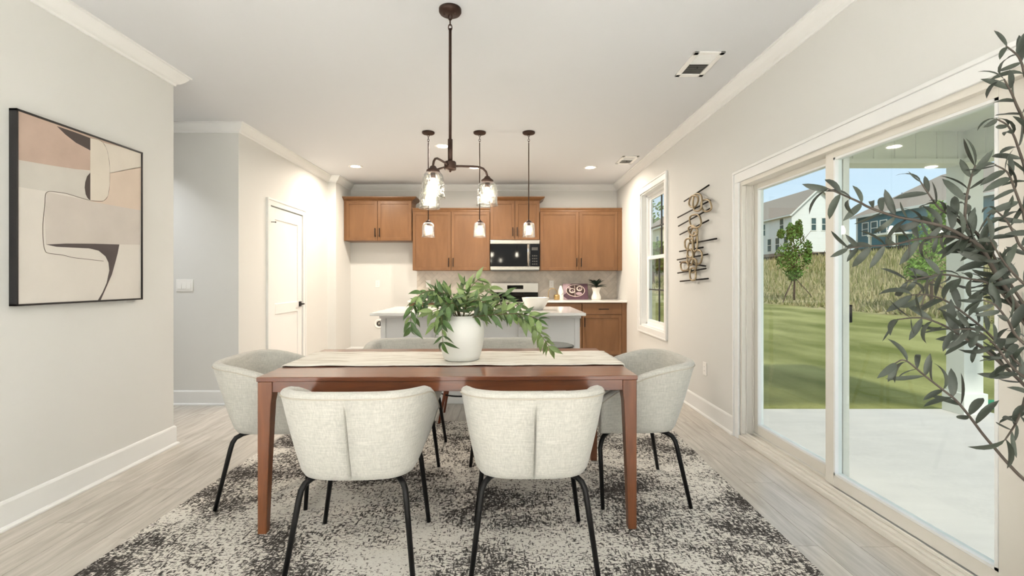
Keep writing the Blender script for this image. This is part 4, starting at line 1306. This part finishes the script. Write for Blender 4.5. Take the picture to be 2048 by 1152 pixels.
# ================================================================== outdoors
def ground_z(x, y):
    if x < 5: z = -.09
    elif x < 11: z = -.09 + .33 * ((x - 5) / 6) ** 1.3
    elif x < 36: z = .24 + 3.65 * ((x - 11) / 25)
    else: z = 3.89 + .5 * min(1, (x - 36) / 8)
    return z
def lawn_mat():
    m, nt, N, L, B = new_mat('lawn_and_meadow')
    B.inputs['Roughness'].default_value = 1.0; B.inputs['Specular IOR Level'].default_value = .1
    tc = N.new('ShaderNodeTexCoord')
    def nz(scale, st, det=5):
        mp = N.new('ShaderNodeMapping'); mp.inputs['Scale'].default_value = st
        L.new(tc.outputs['Object'], mp.inputs[0])
        n = N.new('ShaderNodeTexNoise'); n.inputs['Scale'].default_value = scale; n.inputs['Detail'].default_value = det
        L.new(mp.outputs[0], n.inputs['Vector']); return n.outputs['Fac']
    def ramp(f, c0, c1, p0=.35, p1=.65):
        r = N.new('ShaderNodeValToRGB')
        r.color_ramp.elements[0].position = p0; r.color_ramp.elements[0].color = lin(c0)
        r.color_ramp.elements[1].position = p1; r.color_ramp.elements[1].color = lin(c1)
        L.new(f, r.inputs[0]); return r.outputs[0]
    mown = ramp(nz(1.1, (1, .35, 1), 8), (116, 120, 62), (166, 164, 104))
    wild = ramp(nz(2.0, (1, 1, 1), 8), (138, 132, 86), (186, 174, 130))
    sep = N.new('ShaderNodeSeparateXYZ'); L.new(tc.outputs['Object'], sep.inputs[0])
    ad = N.new('ShaderNodeMath'); ad.operation = 'ADD'; L.new(sep.outputs[0], ad.inputs[0])
    mu = N.new('ShaderNodeMath'); mu.operation = 'MULTIPLY'; mu.inputs[1].default_value = 1.2
    L.new(nz(.6, (1, 1, 1)), mu.inputs[0]); L.new(mu.outputs[0], ad.inputs[1])
    mr = N.new('ShaderNodeMapRange'); mr.inputs['From Min'].default_value = 11.3; mr.inputs['From Max'].default_value = 11.7
    L.new(ad.outputs[0], mr.inputs['Value'])
    mx = N.new('ShaderNodeMix'); mx.data_type = 'RGBA'
    L.new(mr.outputs[0], mx.inputs['Factor']); L.new(mown, mx.inputs['A']); L.new(wild, mx.inputs['B'])
    L.new(mx.outputs['Result'], B.inputs['Base Color'])
    bp = N.new('ShaderNodeBump'); bp.inputs['Strength'].default_value = .6; bp.inputs['Distance'].default_value = .05
    L.new(nz(14, (1, 1, 1)), bp.inputs['Height']); L.new(bp.outputs[0], B.inputs['Normal'])
    return m
m = MB(); xs = [-90, -40, -6, 1.9, 3, 5, 6, 7, 8, 9, 10, 11, 13, 16, 20, 24, 28, 32, 36, 40, 44, 60, 90, 140]
ys = [-90, -40, -10, -5.3, 0, 4.7, 8, 12, 18, 25, 35, 50, 70, 100, 160]
vs_ = [(x, y, ground_z(x, y)) for y in ys for x in xs]; nx = len(xs)
fs = [(j * nx + i, j * nx + i + 1, (j + 1) * nx + i + 1, (j + 1) * nx + i) for j in range(len(ys) - 1) for i in range(nx - 1)]
# leave the house footprint open
fs = [f for f in fs if not (vs_[f[0]][0] >= -6 and vs_[f[2]][0] <= 1.95 and vs_[f[0]][1] >= -5.31 and vs_[f[2]][1] <= 8.01)]
m.add(vs_, fs, True)
tag(m.build('lawn', lawn_mat()), 'mown lawn rising to a meadow bank outside the glass door', 'lawn', kind='structure')

# tall meadow grass on the bank, uncountable
random.seed(3)
blades = [MB(), MB()]
cnt = 0
while cnt < 15000:
    x = 11 + 26 * random.random() ** 1.4
    b = random.uniform(.30, 1.10)
    y = x / b
    if y > 75 : continue
    z = ground_z(x, y)
    h = random.uniform(.18, .5) * (.6 + .6 * min(1, (x - 11) / 8)); w = .012 + .0016 * x
    a = random.uniform(0, math.pi); lx, ly = random.uniform(-.15, .15), random.uniform(-.15, .15)
    dx, dy = math.cos(a) * w, math.sin(a) * w
    blades[cnt % 2].add([(x - dx, y - dy, z - .02), (x + dx, y + dy, z - .02), (x + lx, y + ly, z + h)], [(0, 1, 2)])
    cnt += 1
M['straw'] = plain('straw_grass', (182, 170, 128), 1.0, var=.12, vscale=2)
M['greengrass'] = plain('meadow_green_grass', (134, 136, 82), 1.0, var=.15, vscale=2)
tag(blades[0].build('meadow_grass', M['straw'], kind='stuff'), 'dry straw coloured meadow grass on the bank', 'grass')
tag(blades[1].build('meadow_grass', M['greengrass'], kind='stuff'), 'green meadow grass growing on the bank', 'grass')

# patio
tag(MB().box(XR + .142, 4.62, -1.5, 4.60, -.16, -.035).build('patio_slab', M['concrete'], bevel=.01), 'pale concrete patio slab outside the sliding door', 'patio', kind='structure')
pc = empty('porch_column', (4.36, 4.47, -.035)); tag(pc, 'square white porch column at the patio corner', 'column')
MB().box(-.09, .09, -.09, .09, 0, 2.36).build('shaft', M['ext_white'], pc, bevel=.003)
MB().box(-.112, .112, -.112, .112, 0, .20).build('base', M['ext_white'], pc, bevel=.004)
pr = empty('porch_roof', (3.2, 1.5, 2.3)); tag(pr, 'white porch ceiling and board and batten beams over the patio', 'porch roof')
def prb(mb, name, mat=None, **k):
    mb.v = [(a - 3.2, b - 1.5, c - 2.3) for a, b, c in mb.v]
    return mb.build(name, mat or M['ext_white'], pr, **k)
prb(MB().box(XR + .142, 4.75, 2.55, 4.85, 2.60, 2.66), 'soffit')
prb(MB().box(XR + .142, 4.46, 4.38, 4.56, 2.30, 2.60), 'beam')
prb(MB().box(4.27, 4.45, 2.55, 4.38, 2.30, 2.60), 'beam')
prb(MB().box(XR + .142, 4.25, 4.36, 4.38, 2.30, 2.345), 'beam_trim')
prb(MB().box(4.25, 4.27, 2.55, 4.38, 2.30, 2.345), 'beam_trim')
for k in range(12):
    x = 2.06 + k * .195
    prb(MB().box(x, x + .022, 4.368, 4.38, 2.345, 2.60), 'batten')
for k in range(9):
    y = 4.20 - k * .195
    prb(MB().box(4.258, 4.27, y - .022, y, 2.345, 2.60), 'batten')
gh = MB()
gh.tube(spline([(4.55, 4.75, -.05), (4.85, 4.66, -.03), (5.1, 4.72, -.04), (5.4, 4.62, -.05), (5.2, 4.85, -.05), (4.7, 4.9, -.05)]), .03, 8)
M['hose'] = plain('green_hose', (40, 140, 100), .5, var=.08)
tag(gh.build('garden_hose', M['hose']), 'green garden hose lying behind the porch column', 'hose')

# ---- houses
def siding(name, col, pitch=.18):
    m, nt, N, L, B = new_mat(name)
    B.inputs['Roughness'].default_value = .7
    tc = N.new('ShaderNodeTexCoord'); sp_ = N.new('ShaderNodeSeparateXYZ'); L.new(tc.outputs['Object'], sp_.inputs[0])
    dv = N.new('ShaderNodeMath'); dv.operation = 'DIVIDE'; dv.inputs[1].default_value = pitch; L.new(sp_.outputs[2], dv.inputs[0])
    fr_ = N.new('ShaderNodeMath'); fr_.operation = 'FRACT'; L.new(dv.outputs[0], fr_.inputs[0])
    bp = N.new('ShaderNodeBump'); bp.inputs['Strength'].default_value = 1.0; bp.inputs['Distance'].default_value = .03; bp.invert = True
    L.new(fr_.outputs[0], bp.inputs['Height']); L.new(bp.outputs[0], B.inputs['Normal'])
    nz = N.new('ShaderNodeTexNoise'); nz.inputs['Scale'].default_value = 1.5
    L.new(tc.outputs['Object'], nz.inputs['Vector'])
    mr = N.new('ShaderNodeMapRange'); mr.inputs['To Min'].default_value = .95; mr.inputs['To Max'].default_value = 1.05
    L.new(nz.outputs['Fac'], mr.inputs['Value'])
    vm = N.new('ShaderNodeVectorMath'); vm.operation = 'SCALE'; vm.inputs[0].default_value = lin(col)[:3]
    L.new(mr.outputs[0], vm.inputs['Scale']); L.new(vm.outputs[0], B.inputs['Base Color'])
    return m
M['white_siding'] = siding('white_lap_siding', (236, 238, 232))
M['blue_siding'] = siding('blue_lap_siding', (74, 122, 134))
M['cream_siding'] = siding('cream_lap_siding', (226, 222, 196))
M['shingle'] = plain('grey_shingle', (164, 152, 138), .95, var=.14, vscale=9, bump=.3, bscale=20)
M['brick_base'] = plain('foundation_block', (150, 140, 128), .9, var=.12, vscale=6)
M['house_glass'] = plain('house_window_glass', (70, 100, 104), .12, var=.2, vscale=2)
def house_window(parent, axis, plane, u, z, w, h):
    # axis 'x': facade in plane x=const facing -x, u along y; axis 'y': facade facing -y, u along x
    def bx(mb, a0, a1, u0, u1, z0, z1):
        return mb.box(plane + a0, plane + a1, u0, u1, z0, z1) if axis == 'x' else mb.box(u0, u1, plane + a0, plane + a1, z0, z1)
    t = .11
    f = MB()
    bx(f, -.05, .02, u - w / 2 - t, u - w / 2, z - t, z + h + t); bx(f, -.05, .02, u + w / 2, u + w / 2 + t, z - t, z + h + t)
    bx(f, -.05, .02, u - w / 2, u + w / 2, z - t, z); bx(f, -.05, .02, u - w / 2, u + w / 2, z + h, z + h + t)
    bx(f, -.04, .02, u - w / 2, u + w / 2, z + h / 2 - .04, z + h / 2 + .04)
    o = f.build('window', M['ext_white'], parent)
    for k in (0, 1):
        g = MB(); bx(g, -.02, .01, u - w / 2, u + w / 2, z + k * h / 2 + (.04 if k else 0), z + (k + 1) * h / 2 - (0 if k else .04)); g.build('pane', M['house_glass'], o)
def gable_house(name, label, X, Y, w, l, zb, he, ridge, siding_m, wins_left, wins_front, basem):
    # near corner at (X, Y); gable faces -y; long side faces -x and runs to +y
    o = empty(name, (X, Y, zb)); tag(o, label, 'house')
    MB().prism([(0, 0), (w, 0), (w, he), (w / 2, he + ridge), (0, he)], 'y', 0, l).build('wall', siding_m, o)
    MB().box(-.02, w + .02, -.02, l, -1.6, .25).build('foundation', basem, o)
    ov = .35; k = ridge / (w / 2)
    r = MB()
    for sx in (-1, 1):
        xe = w / 2 + sx * (w / 2 + ov)
        ze = he - ov * k
        r.prism([(w / 2, he + ridge), (xe, ze), (xe, ze + .16), (w / 2, he + ridge + .18)], 'y', -.4, l + .4)
    r.build('roof', M['shingle'], o)
    b = MB()
    for sx in (-1, 1):
        xe = w / 2 + sx * (w / 2 + ov); ze = he - ov * k
        b.prism([(w / 2, he + ridge - .12), (xe, ze - .14), (xe, ze + .1), (w / 2, he + ridge + .12)], 'y', -.46, -.38)
    b.box(-ov - .12, -ov, -.4, l + .4, he - ov * k - .10, he - ov * k + .10)
    b.build('fascia', M['ext_white'], o)
    for (u, z, ww, h) in wins_left: house_window(o, 'x', 0, u, z, ww, h)
    for (u, z, ww, h) in wins_front: house_window(o, 'y', 0, u, z, ww, h)
    return o
gable_house('neighbour_house', 'white two storey house with grey gable roof on the hill', 38.0, 62.4, 7.0, 24, 4.7, 5.4, 3.3, M['white_siding'],
            [(2.2, 3.2, .85, 1.7), (6.7, 3.0, .85, 1.6), (1.2, .6, .9, 1.75), (3.2, .6, .9, 1.75), (5.2, .6, .9, 1.75)], [(2.9, 3.1, .6, 1.6), (4.3, 3.1, .6, 1.6)], M['brick_base'])
gable_house('neighbour_house', 'cream two storey house seen through the tall window', 20.8, 62.0, 8.0, 10, 2.4, 6.0, 2.6, M['cream_siding'],
            [(2, 3.2, .8, 1.5)], [(.55, 3.9, .55, 1.7), (1.65, 3.9, .55, 1.7), (2.6, .9, .9, 1.6), (5, 3.6, .9, 1.6)], M['brick_base'])
# long blue house: facade in a plane x = const
BX, BY0, BY1, BZ = 48.0, 40.0, 64.3, 4.3
bh = empty('neighbour_house', (BX, BY0, BZ)); tag(bh, 'long blue sided house with grey hip roof on the hill', 'house')
LL = BY1 - BY0; he = 5.5
MB().box(0, 12, 0, LL, -1.5, he).build('wall', M['blue_siding'], bh)
e = .5
rv = [(-e, -e, he), (12 + e, -e, he), (12 + e, LL + e, he), (-e, LL + e, he), (6, 6, he + 4.4), (6, LL - 6, he + 4.4)]
MB().add(rv, [(0, 1, 4), (1, 2, 5, 4), (2, 3, 5), (3, 0, 4, 5), (0, 3, 2, 1)]).build('roof', M['shingle'], bh)
MB().box(-e - .06, -e, -e, LL + e, he - .28, he + .02).build('fascia', M['ext_white'], bh)
for u in (LL - 1.6, LL - 3.1, LL - 4.6): house_window(bh, 'x', 0, u, 2.9, .95, 1.55)
for u in (LL - 12.5, 4.0, 1.6): house_window(bh, 'x', 0, u, 2.9, .95, 1.55)
house_window(bh, 'x', 0, LL - 6.2, .35, 1.0, 2.0)
MB().box(-2.4, 0, LL - 9.0, LL - 5.0, 2.35, 2.6).build('porch_roof', M['ext_white'], bh)
for u in (LL - 8.9, LL - 5.3):
    MB().box(-2.3, -2.05, u, u + .25, -1.0, 2.35).build('porch_post', M['ext_white'], bh)
for (yy, xx) in ((LL - 5, 2.0), (LL - 11, 2.4)):
    MB().tube([(xx, yy, he + 1.2), (xx, yy, he + 2.4)], .08, 8).build('vent_pipe', M['steel'], bh)
MB().box(-.06, .0, LL - .25, LL, -1.0, he).build('corner_board', M['ext_white'], bh)
sf = MB().box(36.0, 36.04, 25, 75, 3.7, 4.35)
M['silt'] = plain('black_silt_fence', (46, 48, 48), .8, var=.1)
sfo = sf.build('silt_fence', M['silt']); tag(sfo, 'low black fabric fence along the top of the bank', 'fence')
for k in range(26):
    MB().box(35.96, 36.0, 25 + k * 2, 25.04 + k * 2, 3.6, 4.5).build('stake', M['bark'], sfo)

# ---- trees outside
def foliage(mb, blobs, n, size):
    for _ in range(n):
        c, r = random.choice(blobs)
        d = rnd_unit() * (random.random() ** .35)
        p = Vector((c[0] + d.x * r[0], c[1] + d.y * r[1], c[2] + d.z * r[2]))
        a = rnd_unit(); b = a.orthogonal().normalized(); c2 = a.cross(b)
        s = size * random.uniform(.6, 1.3)
        mb.add([p - b * s, p + c2 * s * .45, p + b * s, p - c2 * s * .45], [(0, 1, 2, 3)])
M['tree_leaf'] = plain('tree_leaf_green', (92, 130, 52), .8, var=.3, vscale=3)
M['tree_leaf2'] = plain('bright_leaf_green', (122, 158, 66), .8, var=.3, vscale=3)
def young_tree(px, ybase, d, h, blobs, n, label, mat, stakes=True, size=.07):
    x = (px - CX) * d / F; z = ground_z(x, d)
    o = empty('young_tree', (x, d, z)); tag(o, label, 'tree')
    k = h
    MB().tube([(0, 0, -.1), (.02, 0, h * .25), (0, .02, h * .8)], [.045, .035, .012], 8).build('trunk', M['bark'], o)
    for a in range(8):
        an = a * .8
        MB().tube([(0, 0, h * (.25 + .05 * a)), (.18 * h * math.cos(an), .18 * h * math.sin(an), h * (.5 + .05 * a))], [.018, .006], 6).build('limb', M['bark'], o)
    f = MB(); foliage(f, [((bx * h, by * h, bz * h), (rx * h, ry * h, rz * h)) for bx, by, bz, rx, ry, rz in blobs], n, size)
    f.build('foliage', mat, o, kind='stuff')
    if stakes:
        for a in (-150, -30, 90):
            MB().tube([(.85 * math.cos(R(a)), .85 * math.sin(R(a)), -.12), (.05 * math.cos(R(a)), .05 * math.sin(R(a)), h * .27)], .018, 6).build('stake', M['bark'], o)
random.seed(11)
young_tree(1588, 608, 19.5, 3.35, [(0, 0, .45, .20, .18, .16), (-.10, 0, .55, .12, .12, .14), (.02, 0, .68, .13, .12, .16), (.06, 0, .88, .045, .045, .12), (-.04, 0, .84, .05, .05, .12), (.17, 0, .6, .045, .05, .16), (-.16, 0, .82, .04, .04, .06), (0, 0, .34, .09, .09, .10)],
           2600, 'young staked tree on the bank in front of the white house', M['tree_leaf'])
young_tree(1862, 640, 13.2, 3.1, [(0, 0, .45, .18, .17, .18), (.0, 0, .65, .15, .14, .16), (.06, 0, .85, .08, .08, .14), (-.10, 0, .36, .12, .12, .12)],
           2600, 'bright green young tree beside the porch column', M['tree_leaf2'], size=.055)
def far_tree(x, y, h, w, label, n=1500):
    z = ground_z(x, y)
    o = empty('far_tree', (x, y, z)); tag(o, label, 'tree')
    MB().tube([(0, 0, -.3), (0, 0, h * .6)], [.35, .12], 8).build('trunk', M['bark'], o)
    f = MB(); foliage(f, [((0, 0, h * .62), (w, w, h * .36)), ((w * .4, 0, h * .5), (w * .7, w * .7, h * .25)), ((-w * .4, 0, h * .55), (w * .7, w * .7, h * .25))], n, .45)
    f.build('foliage', M['tree_leaf'], o, kind='stuff')
far_tree(26.5, 84, 13.5, 4.2, 'large green tree rising behind the cream house')
far_tree(15.0, 48, 4.6, 1.6, 'round green shrub in front of the cream house', 900)
